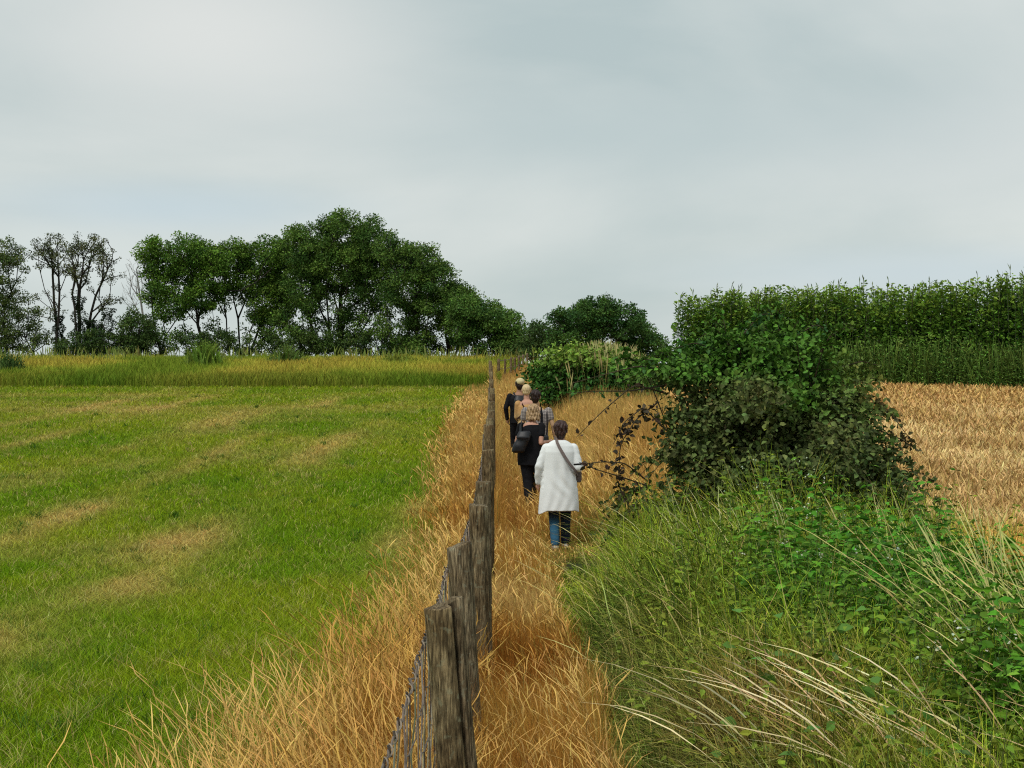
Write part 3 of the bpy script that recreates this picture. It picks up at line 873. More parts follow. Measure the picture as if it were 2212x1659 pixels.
# undergrowth along the foot of the trees
def undergrowth():
    for i, (px, lab) in enumerate(((215, 'dark scrub under the ivy clad tree'), (470, 'dark scrub under the flat topped tree trunks'), (650, 'dark scrub between the two leaning trunks and the tallest tree'), (820, 'dark scrub at the foot of the tallest tree'))):
        tree('scrub_bush', lab, 'bush', 98, px, [(px - 55, 748, 46, 26, 1.2), (px, 740, 52, 32, 1.2), (px + 55, 748, 46, 26, 1.2)], depth=1.2, n_per=13, clump=.34, nleaf=60, leaf=.13, cols=DG, r_root=.06,
             group='scrub along the foot of the trees')
undergrowth()


# leafy weed clumps standing in the rough band
def weed_clump(name, label, px, d, w, h, n, colr):
    x0 = (px - 1106) / FPX * d; z0 = float(ground(x0, d))
    g = Geo()
    x = x0 + rng.normal(0, w / 2.2, n); y = d + rng.normal(0, w / 3, n)
    hh = h * np.exp(-((x - x0) / w) ** 2) * rng.uniform(.6, 1.1, n)
    c = jit(colr, n, .2)
    ribbons(g, base_pts(x, y), hh, pxw(d, 2.2), rng.uniform(0, 6.28, n), rng.uniform(.1, .5, n), c, segs=4, face=rng.normal(0, .5, n), tipc=c * 1.2)
    m = n * 5
    i = rng.integers(0, n, m); t = rng.random(m)
    p = base_pts(x, y)[i]; p[:, 2] += hh[i] * t
    a = rng.uniform(0, 6.28, m)
    leaves(g, p, np.stack([np.cos(a), np.sin(a), rng.uniform(-.2, .8, m)], 1), .14, .4, jit(colr, m, .25), fine=False)
    tag(g.build(name, M_LEAF, loc=(x0, d, z0)), label, 'plant')
weed_clump('weed_clump', 'tall bright green weed clump under the leaning trunks, left of the field middle', 440, 82, 1.2, 1.7, 220, [.14, .22, .03])
weed_clump('weed_clump', 'dull green weed clump on the brow left of the tallest tree', 620, 84, 1.2, 1.35, 200, [.11, .17, .035])
weed_clump('weed_clump', 'dark leafy weed clump at the left edge of the rough grass', 15, 76, 1.1, 1.3, 170, [.06, .11, .025])
weed_clump('weed_clump', 'low yellow green weed clump on the brow in front of the wide domed tree', 860, 84, 1.6, .85, 200, [.20, .24, .035])


# ------------------------------------------------------------------ tall hedge behind the wheat
def build_hedge():
    A = np.array([6.7, 62.0]); B = np.array([26.0, 45.0])
    mid = (A + B) / 2
    root = empty('hedge', (mid[0], mid[1], float(ground(mid[0], mid[1]))), 'tall dense dark green hedge of upright stems behind the wheat', 'hedge')
    g = Geo(); gs = Geo()
    ns = 1500
    t = rng.random(ns); w = rng.random(ns) ** 1.3 * 3.2
    dirv = (B - A) / np.linalg.norm(B - A); nrm = np.array([-dirv[1], dirv[0]])
    if nrm[1] < 0: nrm = -nrm
    xy = A + (B - A) * t[:, None] + nrm * w[:, None]
    z0 = ground(xy[:, 0], xy[:, 1])
    # top line follows the picture: level at left, slightly higher at right
    topz = EYE + np.interp(t, [0, 1], [2.40, 2.62]) + .60 * (fbm(t * 40, t * 0) - .5) + .35 * (fbm(t * 9 + 3, t * 0 + 1) - .5)
    H = (topz - z0) * rng.uniform(.74, 1.04, ns)
    ribbons(gs, np.stack([xy[:, 0], xy[:, 1], z0], 1), H, .05, rng.uniform(0, 6.28, ns), rng.uniform(0, .04, ns), jit([.05, .06, .03], ns), segs=3, prof=lambda t: 1 - .6 * t)
    gs.build('stem', M_BARK, root)
    K = 135
    tt = 1 - rng.random((ns, K)) ** 1.1
    tt = np.where(rng.random((ns, K)) < .12, rng.uniform(0, 1.0, (ns, K)), tt)
    p = np.stack([np.repeat(xy[:, 0, None], K, 1), np.repeat(xy[:, 1, None], K, 1), z0[:, None] + H[:, None] * tt], 2)
    rad = (.26 - .17 * tt ** 3) * rng.random((ns, K)) ** .5
    a = rng.uniform(0, 6.28, (ns, K))
    p[..., 0] += np.cos(a) * rad; p[..., 1] += np.sin(a) * rad
    v = fbm(xy[:, 0] * 1.3, xy[:, 1] * 1.3)[:, None, None]
    v2 = rng.random((ns, 1, 1))
    c = np.array([.045, .125, .018]) * (1 - v2) + np.array([.140, .265, .032]) * v2
    c = np.broadcast_to(c, (ns, K, 3)) * 1.0
    young = sstep(.86, 1.0, tt)[..., None]         # paler young shoots at the tips
    c = c * (1 - young * .55) + np.array([.28, .40, .05]) * young * .55
    d = np.stack([np.cos(a), np.sin(a), .3 + rng.normal(0, .5, a.shape)], 2)
    m = ns * K
    leaves(g, p.reshape(m, 3), d.reshape(m, 3), .17 * rng.uniform(.6, 1.3, m), .5, jit(c.reshape(m, 3), m, .22, .07), fine=False, roll=.7)
    # flowering tips rising over the top line
    n = 420
    i = rng.integers(0, ns, n)
    b = np.stack([xy[i, 0], xy[i, 1], z0[i] + H[i] - .05], 1)
    ribbons(g, b, rng.uniform(.15, .55, n), .05, rng.uniform(0, 6.28, n), rng.uniform(0, .4, n), jit([.15, .19, .09], n), segs=4, prof=PROF_EAR, face=rng.normal(0, .5, n))
    g.build('foliage', M_LEAF, root)
    # lower scrubby layer in front, on the right
    g = Geo()
    n = 900
    x = rng.uniform(9.5, 24, n); y = np.interp(x, [6.7, 26], [62, 45]) - .6 - rng.random(n) * .9
    z = ground(x, y); H = rng.uniform(1.1, 2.3, n) * (.7 + .6 * fbm(x * .9, y)) * sstep(8.8, 13, x).clip(.45, 1)
    K = 40
    tt = 1 - rng.random((n, K)) ** 1.2
    a = rng.uniform(0, 6.28, (n, K)); rad = .2 * rng.random((n, K))
    p = np.stack([x[:, None] + np.cos(a) * rad, y[:, None] + np.sin(a) * rad, z[:, None] + H[:, None] * tt], 2)
    m = n * K
    c = jit(np.repeat(jit([.115, .205, .038], n, .4)[:, None], K, 1).reshape(m, 3), m, .2)
    leaves(g, p.reshape(m, 3), np.stack([np.cos(a), np.sin(a), .5 + rng.normal(0, .5, a.shape)], 2).reshape(m, 3), .13, .35, c, fine=False)
    n = 1000
    x = rng.uniform(9.5, 24, n); y = np.interp(x, [6.7, 26], [62, 45]) - .5 - rng.random(n) * .9
    ribbons(g, base_pts(x, y), rng.uniform(1.2, 2.4, n), pxw(y, 1.3), rng.uniform(0, 6.28, n), rng.uniform(.02, .25, n), jit([.125, .20, .040], n, .35), segs=4, prof=PROF_EAR, face=rng.normal(0, .5, n))
    xm, ym = 17., 53.
    tag(g.build('scrub', M_LEAF, loc=(xm, ym, float(ground(xm, ym)))), 'lower grey green scrub layer between the wheat and the tall hedge', 'scrub', kind='stuff')


build_hedge()


# ------------------------------------------------------------------ bramble bush and mound
def bush(name, label, cat, d, lobes, depth, n_leaf, leaf, colf, canes=(), stems=30, base_px=None, canecol=(.06, .045, .03), shoots=0, shell=.5, loosen=.12):
    bx = (base_px - 1106) / FPX * d; z0 = float(ground(bx, d))
    root = empty(name, (bx, d, z0), label, cat)
    gl, gc = Geo(), Geo()
    area = np.array([l[2] * l[3] * (l[4] if len(l) > 4 else 1) for l in lobes], float); area /= area.sum()
    tips = []
    for l, a in zip(lobes, area):
        n = int(n_leaf * a); s = d / FPX
        u = rng.normal(0, 1, (n, 3)); u /= np.linalg.norm(u, axis=1, keepdims=True)
        r = (shell + (1 - shell) * rng.random(n) ** .6) * (1 + rng.normal(0, loosen, n))
        # knobbly surface so the bush has hollows and shoots
        ph = u @ np.array([[5.1, 2.2, -3], [1, 6.3, 2.1], [-2, 1.3, 7.2]]) * 1.25
        r = r * (1 + .17 * np.sin(ph[:, 0] * 1.7 + l[0]) + .17 * np.sin(ph[:, 1] * 1.3 + l[1]) + .12 * np.sin(ph[:, 2]))
        c = P(l[0], l[1], d); dz = l[5] if len(l) > 5 else 0
        r = r * (1 - .32 * sstep(.55, .8, fbm(u[:, 0] * 3 + l[0], u[:, 2] * 3 + u[:, 1] * 2 + 9)))
        p = c + np.array([0, dz, 0]) + u * r[:, None] * np.array([l[2] * s, depth * (l[2] / max(b[2] for b in lobes)) ** .5, l[3] * s])
        p = p[p[:, 2] > ground(p[:, 0], p[:, 1]) + .03]; n = len(p)
        uu = (p - c); uu /= np.linalg.norm(uu, axis=1, keepdims=True)
        leaves(gl, p, uu * .5 + rng.normal(0, .6, p.shape), leaf * rng.uniform(.55, 1.3, n), .68, jit(colf(p), n, .42, .08), fine=True, roll=.7, up=uu * .5 + np.array([0, 0, .7]) + rng.normal(0, .45, p.shape))
        tips.append(p[rng.integers(0, n, max(2, int(stems * a)))])
    tips = np.concatenate(tips)
    for t in tips:
        b0 = np.array([bx + rng.normal(0, .35 * d / 15), d + rng.normal(0, .2), z0 - .05]); b0[2] = float(ground(b0[0], b0[1])) - .05
        q = np.linspace(0, 1, 7)[:, None]
        mid = (b0 + t) / 2 + np.array([0, 0, .25 * np.linalg.norm(t - b0)])
        tube(gc, (1 - q) ** 2 * b0 + 2 * q * (1 - q) * mid + q ** 2 * t, np.linspace(.011, .004, 7) * d / 15, canecol, 4, cap=False)
    # loose shoots arching out of the surface, each with its own leaves
    cen = tips.mean(0)
    for q_ in range(shoots):
        t = tips[rng.integers(0, len(tips))]
        if t[1] > d + .3 * depth: continue
        o_ = (t - cen) * np.array([1, 1, 1.2]); o_ /= np.linalg.norm(o_) + 1e-6
        o_ = o_ + rng.normal(0, .35, 3) + np.array([0, -.2, .45]); o_ /= np.linalg.norm(o_)
        L = rng.uniform(.25, .75) * min(d / 15, 1.1); q = np.linspace(0, 1, 8)[:, None]
        cur = t - o_ * .1 + o_ * L * q + np.array([0, 0, -.55 * L]) * q ** 2.2
        tube(gc, cur, np.linspace(.0055, .002, 8) * d / 15, canecol, 4, cap=False)
        n = 26; f = rng.random(n) ** .8 * 6.99; i = f.astype(int); f = (f - i)[:, None]
        p = cur[i] * (1 - f) + cur[i + 1] * f; dv = o_ * .5 + rng.normal(0, .8, (n, 3))
        leaves(gl, p, dv, leaf * rng.uniform(.6, 1.2, n), .68, jit(colf(p), n, .22, .08), fine=True, roll=.8)
    for cn, dens, lc in canes:          # arching canes: list of picture points (px, py, dist)
        pts = np.array([P(*c) for c in cn]); m = 16
        tt = np.linspace(0, 1, len(pts)); ts = np.linspace(0, 1, m)
        cur = np.stack([np.interp(ts, tt, pts[:, k]) for k in range(3)], 1)
        cur[1:-1] = (cur[:-2] + cur[1:-1] * 2 + cur[2:]) / 4
        tube(gc, cur, np.linspace(.0085, .0028, m), canecol, 5, cap=False)
        n = int(dens * 60)
        if n:
            i = rng.random(n) * (m - 1); f = i - i.astype(int); p = cur[i.astype(int)] * (1 - f)[:, None] + cur[np.minimum(i.astype(int) + 1, m - 1)] * f[:, None]
            dv = rng.normal(0, 1, (n, 3)); leaves(gl, p + dv * .012, dv, leaf * rng.uniform(.6, 1.15, n), .7, jit(lc, n, .2), fine=True, roll=.8)
    gc.build('canes', M_BARK, root)
    gl.build('foliage', M_BLEAF, root)
    return root


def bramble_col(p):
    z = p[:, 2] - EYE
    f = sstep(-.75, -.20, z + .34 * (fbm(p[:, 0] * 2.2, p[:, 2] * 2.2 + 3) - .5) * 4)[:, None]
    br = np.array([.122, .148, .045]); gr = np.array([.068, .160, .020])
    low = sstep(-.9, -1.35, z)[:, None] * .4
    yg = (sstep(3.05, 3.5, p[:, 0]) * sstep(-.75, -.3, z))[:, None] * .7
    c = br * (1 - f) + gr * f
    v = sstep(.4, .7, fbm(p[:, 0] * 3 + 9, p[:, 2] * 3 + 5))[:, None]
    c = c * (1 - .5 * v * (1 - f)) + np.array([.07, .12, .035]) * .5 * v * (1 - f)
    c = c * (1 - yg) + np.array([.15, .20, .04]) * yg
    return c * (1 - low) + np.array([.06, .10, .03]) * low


GL = [.05, .13, .035]; BL = [.06, .045, .03]
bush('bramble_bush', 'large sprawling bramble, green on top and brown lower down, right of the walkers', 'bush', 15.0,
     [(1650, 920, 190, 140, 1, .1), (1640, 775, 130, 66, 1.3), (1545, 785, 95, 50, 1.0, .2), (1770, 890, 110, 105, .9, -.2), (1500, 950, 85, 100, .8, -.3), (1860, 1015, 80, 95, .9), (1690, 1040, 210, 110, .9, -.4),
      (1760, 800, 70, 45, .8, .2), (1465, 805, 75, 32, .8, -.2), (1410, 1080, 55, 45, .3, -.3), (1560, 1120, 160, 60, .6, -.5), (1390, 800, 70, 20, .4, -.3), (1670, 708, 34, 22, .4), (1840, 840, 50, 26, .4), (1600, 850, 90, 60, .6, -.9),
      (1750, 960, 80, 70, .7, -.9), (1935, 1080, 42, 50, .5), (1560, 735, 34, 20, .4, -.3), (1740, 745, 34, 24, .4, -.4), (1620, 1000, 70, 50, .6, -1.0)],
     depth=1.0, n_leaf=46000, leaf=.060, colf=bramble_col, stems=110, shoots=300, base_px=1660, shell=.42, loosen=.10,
     canes=[([(1440, 850, 14.6), (1370, 830, 14.3), (1300, 890, 14.0), (1245, 945, 13.9)], .35, BL),
            ([(1450, 800, 14.6), (1380, 790, 14.3), (1310, 808, 14.1), (1235, 828, 14.0)], .3, GL),
            ([(1450, 830, 14.6), (1360, 845, 14.3), (1280, 845, 14.1), (1228, 850, 14.0)], .25, GL),
            ([(1420, 870, 14.4), (1375, 905, 14.2), (1340, 960, 14.0), (1335, 1040, 14.0)], 1.3, BL),
            ([(1335, 1040, 14.0), (1345, 1070, 14.0), (1370, 1110, 14.0)], .7, BL),
            ([(1440, 930, 14.4), (1390, 880, 14.2), (1350, 910, 14.0), (1325, 960, 14.0)], .9, BL),
            ([(1400, 1050, 14.2), (1340, 1030, 14.0), (1290, 1015, 13.9), (1250, 998, 13.9)], .35, BL),
            ([(1400, 1040, 14.2), (1350, 1000, 14.0), (1300, 998, 13.9), (1255, 1003, 13.9)], .3, BL),
            ([(1800, 800, 14.8), (1860, 780, 14.8), (1900, 790, 14.8)], .9, [.12, .18, .04]),
            ([(1880, 860, 14.8), (1930, 900, 14.8), (1975, 960, 14.8)], .7, [.09, .08, .035]),
            ([(1900, 930, 14.8), (1950, 950, 14.8), (1985, 975, 14.8)], .8, [.09, .08, .035]),
            ([(1700, 740, 14.8), (1760, 700, 14.8), (1800, 720, 14.8)], .7, GL),
            ([(1600, 730, 14.8), (1640, 680, 14.8), (1690, 675, 14.8)], .9, GL),
            ([(1560, 760, 14.8), (1500, 740, 14.8), (1450, 755, 14.8)], .9, GL)])

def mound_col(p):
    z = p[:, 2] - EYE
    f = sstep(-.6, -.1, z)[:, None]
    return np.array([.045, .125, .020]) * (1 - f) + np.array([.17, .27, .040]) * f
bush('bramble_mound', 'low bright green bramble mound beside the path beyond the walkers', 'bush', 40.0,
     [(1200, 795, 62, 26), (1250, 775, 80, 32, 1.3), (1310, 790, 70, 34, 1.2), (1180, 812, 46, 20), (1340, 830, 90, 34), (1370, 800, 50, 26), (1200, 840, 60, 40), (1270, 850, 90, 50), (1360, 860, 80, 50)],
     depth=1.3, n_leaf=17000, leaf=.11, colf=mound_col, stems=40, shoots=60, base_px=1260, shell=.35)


def mound_grass():
    g = Geo(); n = 1500
    x = rng.uniform(1.4, 3.6, n); y = 41 + rng.normal(0, .8, n)
    b = base_pts(x, y); hh = 1.95 - .6 * ((x - 2.5) / 1.2) ** 2
    h = hh * rng.uniform(.85, 1.12, n)
    c = jit([.28, .28, .075], n, .2)
    ribbons(g, b, h, .022, rng.uniform(0, 6.28, n), rng.uniform(.05, .25, n), c, segs=6, prof=PROF_EAR, face=rng.normal(0, .5, n), tipc=jit([.50, .46, .2], n, .15))
    tag(g.build('mound_grass', M_DRY), 'pale tall grass standing up through the green mound', 'grass', kind='stuff')
mound_grass()


# ------------------------------------------------------------------ fences
def mat_wood():
    m = bpy.data.materials.new('weathered_wood'); m.use_nodes = True
    nt = m.node_tree; nd = nt.nodes; lk = nt.links
    b = nd['Principled BSDF']; b.inputs['Roughness'].default_value = .9; b.inputs['Specular IOR Level'].default_value = .15
    t = nd.new('ShaderNodeTexCoord'); mp = nd.new('ShaderNodeMapping'); mp.inputs['Scale'].default_value = (1, 1, .10)
    lk.new(t.outputs['Object'], mp.inputs['Vector'])
    nz = nd.new('ShaderNodeTexNoise'); nz.inputs['Scale'].default_value = 150; nz.inputs['Detail'].default_value = 6; nz.inputs['Roughness'].default_value = .65
    lk.new(mp.outputs[0], nz.inputs['Vector'])
    r = nd.new('ShaderNodeValToRGB'); e = r.color_ramp.elements
    e[0].position = .33; e[0].color = (.028, .020, .012, 1); e[1].position = .66; e[1].color = (.42, .34, .225, 1)
    k = e.new(.5); k.color = (.17, .135, .088, 1)
    lk.new(nz.outputs['Fac'], r.inputs['Fac'])
    n2 = nd.new('ShaderNodeTexNoise'); n2.inputs['Scale'].default_value = 7; n2.inputs['Detail'].default_value = 4
    lk.new(t.outputs['Object'], n2.inputs['Vector'])
    r2 = nd.new('ShaderNodeValToRGB'); r2.color_ramp.elements[0].position = .35; r2.color_ramp.elements[0].color = (.62, .55, .45, 1); r2.color_ramp.elements[1].position = .7; r2.color_ramp.elements[1].color = (1.2, 1.2, 1.12, 1)
    lk.new(n2.outputs['Fac'], r2.inputs['Fac'])
    mx = nd.new('ShaderNodeMix'); mx.data_type = 'RGBA'; mx.blend_type = 'MULTIPLY'; mx.inputs['Factor'].default_value = 1
    lk.new(r.outputs['Color'], mx.inputs[6]); lk.new(r2.outputs['Color'], mx.inputs[7])
    n3 = nd.new('ShaderNodeTexNoise'); n3.inputs['Scale'].default_value = 38; n3.inputs['Detail'].default_value = 3
    lk.new(t.outputs['Object'], n3.inputs['Vector'])
    r3 = nd.new('ShaderNodeValToRGB'); r3.color_ramp.elements[0].position = .60; r3.color_ramp.elements[1].position = .70
    lk.new(n3.outputs['Fac'], r3.inputs['Fac'])
    lic = nd.new('ShaderNodeMath'); lic.operation = 'MULTIPLY'; lic.inputs[1].default_value = .45; lk.new(r3.outputs['Color'], lic.inputs[0])
    ml = nd.new('ShaderNodeMix'); ml.data_type = 'RGBA'; lk.new(lic.outputs[0], ml.inputs['Factor']); lk.new(mx.outputs[2], ml.inputs[6]); ml.inputs[7].default_value = (.30, .31, .22, 1)
    mx = ml
    a = nd.new('ShaderNodeAttribute'); a.attribute_name = 'Col'
    m2 = nd.new('ShaderNodeMix'); m2.data_type = 'RGBA'; m2.blend_type = 'MULTIPLY'; m2.inputs['Factor'].default_value = 1
    lk.new(mx.outputs[2], m2.inputs[6]); lk.new(a.outputs['Color'], m2.inputs[7])
    lk.new(m2.outputs[2], b.inputs['Base Color'])
    bp = nd.new('ShaderNodeBump'); bp.inputs['Strength'].default_value = .9; bp.inputs['Distance'].default_value = .006
    lk.new(nz.outputs['Fac'], bp.inputs['Height']); lk.new(bp.outputs[0], b.inputs['Normal'])
    return m


M_WOOD = mat_wood()
M_WIRE = mat_attr('wire', rough=.55, spec=.4, trans=0, noise=.5, nscale=30)


def post(parent, x, y, ztop, rad, lean=(0, 0), segs=20, split=False, seed=0, slope=0.0, col=(1, 1, 1), label=None):
    """round stake whose top centre is (x, y, ztop); lean = x, y shift per metre going up"""
    r_ = np.random.default_rng(seed)
    z0 = float(ground(x, y)) - .25; H = ztop - z0
    rings = 26 if segs > 30 else 10
    T = np.linspace(0, 1, rings); th = np.arange(segs) / segs * 2 * np.pi
    TH, TT = np.meshgrid(th, T)
    rr = rad * (1 + .10 * (1 - TT)) * (1 + .035 * np.sin(2 * TH + r_.uniform(0, 6)) + .02 * np.sin(5 * TH + 3 * TT + r_.uniform(0, 6)) + .02 * np.sin(TT * 17 + TH * 1.0 + r_.uniform(0, 6)))
    C = np.ones(TT.shape + (3,))
    topd = np.zeros_like(TT)
    if segs > 30:
        for q in range(7):       # drying cracks
            a0 = r_.uniform(0, 6.28); t0 = r_.uniform(.2, 1); dp = r_.uniform(.05, .13)
            da = np.abs((TH - a0 + np.pi) % (2 * np.pi) - np.pi)
            m = (da < .07) * (np.abs(TT - t0) < .3)
            rr = rr * (1 - dp * m); C *= (1 - .35 * m[..., None])
    if split:
        a0 = 5.38            # facing the camera, right of centre
        da = (TH - a0 + np.pi) % (2 * np.pi) - np.pi
        w_ = .10 * sstep(.45, 1.0, TT) + .035
        m = (np.abs(da) < w_) & (TT > .12)
        rr = np.where(m, rr * .45, rr); C[m] *= .12
        sl = (da > w_) & (da < .85)
        rr = np.where(sl & (TT > .3), rr * (1.02 + .05 * TT), rr)
        C[sl & (TT > .25)] *= 1.45
        topd = np.where(sl, .018, topd)
    Z = z0 + TT * H
    zt = Z + (TT > .995) * (slope * rad * np.cos(TH) + topd + .002 * np.sin(3 * TH + seed))
    up = (Z - ztop)
    X = x + rr * np.cos(TH) + lean[0] * up; Y = y + rr * np.sin(TH) + lean[1] * up
    g = Geo()
    i = np.arange(rings - 1)[:, None] * segs; j = np.arange(segs)[None]; j2 = (j + 1) % segs
    F = np.stack([i + j, i + j2, i + j2 + segs, i + j + segs], 2).reshape(-1, 4)
    V = np.stack([X, Y, zt], 2).reshape(-1, 3)
    # top: chamfer ring and inner disc
    top = V[-segs:]; cen = top.mean(0)
    r2 = cen + (top - cen) * np.array([.93, .93, 1]) + np.array([0, 0, .004])
    r3 = cen + (top - cen) * np.array([.45, .45, 1]) + np.array([0, 0, .003])
    n0 = len(V)
    V = np.concatenate([V, r2, r3, [cen + np.array([0, 0, .002])]])
    Fs = [F]
    for a_, b_ in ((n0 - segs, n0), (n0, n0 + segs)):
        Fs.append(np.stack([a_ + j[0], a_ + j2[0], b_ + j2[0], b_ + j[0]], 1))
    tri = np.stack([n0 + segs + j[0], n0 + segs + j2[0], np.full(segs, n0 + 2 * segs)], 1)
    cc = np.concatenate([C.reshape(-1, 3), np.full((2 * segs + 1, 3), 1.35)]) * np.array(col)
    g.add(V, Fs + [tri], cc)
    o = g.build('post', M_WOOD, parent, smooth=True)
    if label: o['label'] = label
    return o


def build_fence():
    root = empty('wire_fence', (-.2, 4.3, float(ground(-.2, 4.3))), 'old fence of weathered round posts and wire netting left of the path', 'fence')
    L = [  # distance, top px, top py, radius, lean x, slope
        (4.27, 957, 1312, .054, -.085, .15), (6.3, 992, 1179, .054, -.050, .28), (8.2, 1033, 1093, .055, -.030, -.12), (10.2, 1044, 1042, .053, -.004, 0),
        (13.0, 1054, 973, .055, .00, .1), (17.0, 1055, 918, .055, 0, 0), (19.0, 1058, 905, .052, .01, 0), (21.5, 1062, 888, .055, 0, 0), (24.5, 1062, 868, .055, 0, 0),
        (28, 1063, 851, .055, .01, 0), (32, 1063, 839, .055, 0, 0), (36.5, 1061, 828, .055, 0, 0), (41, 1062, 820, .055, 0, 0), (46, 1061, 811, .055, 0, 0), (51, 1062, 803, .055, 0, 0),
        (56, 1061, 796, .06, 0, 0), (61, 1061, 790, .06, 0, 0), (66, 1060, 784, .06, 0, 0), (70, 1059, 779, .08, 0, 0)]
    tops = []
    for i, (d, px, py, r, lx, sl) in enumerate(L):
        p = P(px, py, d); tops.append(p)
        lab = {0: 'nearest post, split down its right side', 1: 'second post, leaning left with a slanted top'}.get(i)
        post(root, p[0], d, p[2], r, (lx, 0), 72 if i == 0 else (48 if i < 5 else 14), i == 0, seed=i + 3, slope=sl, label=lab, col=[(1.05, 1.0, .90), (1.30, 1.27, 1.22), (.95, .92, .86), (1.30, 1.20, 1.05), (.85, .76, .66), (.95, .86, .76)][i] if i < 6 else ((.8, .74, .66) if i % 2 else (1.1, 1.0, .88)))
    # one post just before the frame carries the near end of the netting
    post(root, -.215, 2.35, EYE - .72, .054, (0, 0), 24, seed=41)
    tops.insert(0, np.array([-.215, 2.35, EYE - .72]))
    tops = np.array(tops)
    D = tops[:, 1]
    def wx(d): return np.interp(d, D, tops[:, 0]) - .058
    def wz(d, off):
        z = np.interp(d, D, tops[:, 2]) - .105 - off
        i = np.clip(np.searchsorted(D, d) - 1, 0, len(D) - 2)
        f = (d - D[i]) / (D[i + 1] - D[i])
        return z - .035 * 4 * f * (1 - f)
    for k, off in enumerate((0, .16, .32, .50, .70)):
        g = Geo()
        d = np.concatenate([np.arange(2.35, 13, .05), np.arange(13, 70, .8)])
        j = rng.normal(0, .0035, (len(d), 2)) * (d < 13)[:, None]
        pts = np.stack([wx(d) + j[:, 0], d, wz(d, off) + j[:, 1] + .006 * np.sin(d * 48) * (d < 13)], 1)
        tube(g, pts, .0030 if k == 0 else .0022, (.13, .095, .07), 5)
        if k == 0:      # second strand twisted round the top one, and its barb-like ties
            dd = np.arange(2.36, 9, .012); a = dd * 55
            p2 = np.stack([wx(dd) + .0065 * np.cos(a), dd, wz(dd, off) + .0065 * np.sin(a)], 1)
            tube(g, p2, .0021, (.27, .21, .15), 4)
            for q in np.arange(2.45, 13, .125):
                c = np.array([wx(q), q, wz(q, 0)])
                v = np.array([rng.normal(-.004, .003), rng.normal(0, .006), .013])
                tube(g, [c - v, c, c + v], .0032, (.07, .055, .045), 5)
        g.build('strand', M_WIRE, root)
    # upright wires of the netting: only past a hundred of one part, so one mesh
    g = Geo()
    for q in np.concatenate([np.arange(2.42, 14, .125), np.arange(14, 40, .4)]):
        zt = float(wz(q, 0)); zb = float(ground(wx(q), q)) + .02
        m = 9; tt = np.linspace(0, 1, m)
        pts = np.stack([wx(q) + rng.normal(0, .003, m), q + rng.normal(0, .004, m) + .02 * (tt * rng.normal(0, .6)), zt + (zb - zt) * tt], 1)
        tube(g, pts, max(.0024, q * .0003), jit([.30, .26, .20], 1, .2)[0] if rng.random() < .6 else (.09, .07, .055), 4)
    tag(g.build('netting', M_WIRE, root), 'wire netting hanging under the top strand', kind='stuff')


build_fence()


def build_far_fence():
    L = [(72, 1077, 775, .07), (74, 1091, 775, .06), (76.5, 1104, 772, .07), (79, 1112, 772, .06), (81.5, 1121, 768, .065), (84, 1130, 766, .06), (86.5, 1139, 763, .06), (89, 1149, 760, .06), (91.5, 1158, 757, .06)]
    p0 = P(L[0][1], L[0][2], L[0][0])
    root = empty('far_fence', (p0[0], p0[1], float(ground(p0[0], p0[1]))), 'short run of grey stakes climbing right over the brow beyond the corner', 'fence')
    T = []
    for i, (d, px, py, r) in enumerate(L):
        p = P(px, py, d); T.append(p)
        post(root, p[0], d, p[2], r, (0, 0), 12, seed=60 + i, col=(1.9, 1.8, 1.6) if i > 3 else (.9, .85, .75))
    T = np.array(T)
    for off in (.08, .5):
        g = Geo(); tube(g, T - np.array([0, .07, off]), .012, (.12, .10, .08), 4); g.build('strand', M_WIRE, root)


build_far_fence()


# ------------------------------------------------------------------ people
def ring_loft(rings, n=40, fold=None):
    """rings: (z, cx, cy, rx, ry); returns verts, faces of a closed loft"""
    V = []; th = np.arange(n) / n * 2 * np.pi
    for k, (z, cx, cy, rx, ry) in enumerate(rings):
        f = 1.0
        if fold is not None:
            f = 1 + fold(th, z)
        c, s = np.cos(th), np.sin(th)
        V.append(np.stack([cx + rx * f * np.sign(c) * np.abs(c) ** .86, cy + ry * f * np.sign(s) * np.abs(s) ** .86, np.full(n, z)], 1))
    V = np.concatenate(V); m = len(rings)
    F = []
    for k in range(m - 1):
        for j in range(n):
            F.append((k * n + j, k * n + (j + 1) % n, (k + 1) * n + (j + 1) % n, (k + 1) * n + j))
    F.append(tuple(range(n))[::-1]); F.append(tuple((m - 1) * n + j for j in range(n)))
    return V, F


def capsule(p0, r0, p1, r1, n=16, sq=(1, 1)):
    p0, p1 = np.array(p0, float), np.array(p1, float)
    d = p1 - p0; L = np.linalg.norm(d); d = d / L
    ref = np.array([0, 1., 0]) if abs(d[1]) < .8 else np.array([1., 0, 0])
    a = np.cross(d, ref); a /= np.linalg.norm(a); b = np.cross(d, a)
    prof = []
    for k in range(5):
        t = math.pi / 2 * (1 - k / 4.0)
        prof.append((-r0 * math.sin(t), r0 * max(.02, math.cos(t))))
    for k in range(5):
        t = math.pi / 2 * k / 4.0
        prof.append((L + r1 * math.sin(t), r1 * max(.02, math.cos(t))))
    th = np.arange(n) / n * 2 * np.pi
    V = np.concatenate([p0 + d * s + r * (np.cos(th)[:, None] * a * sq[0] + np.sin(th)[:, None] * b * sq[1]) for s, r in prof])
    m = len(prof); F = []
    for k in range(m - 1):
        for j in range(n):
            F.append((k * n + j, k * n + (j + 1) % n, (k + 1) * n + (j + 1) % n, (k + 1) * n + j))
    F.append(tuple(range(n))[::-1]); F.append(tuple((m - 1) * n + j for j in range(n)))
    return V, F


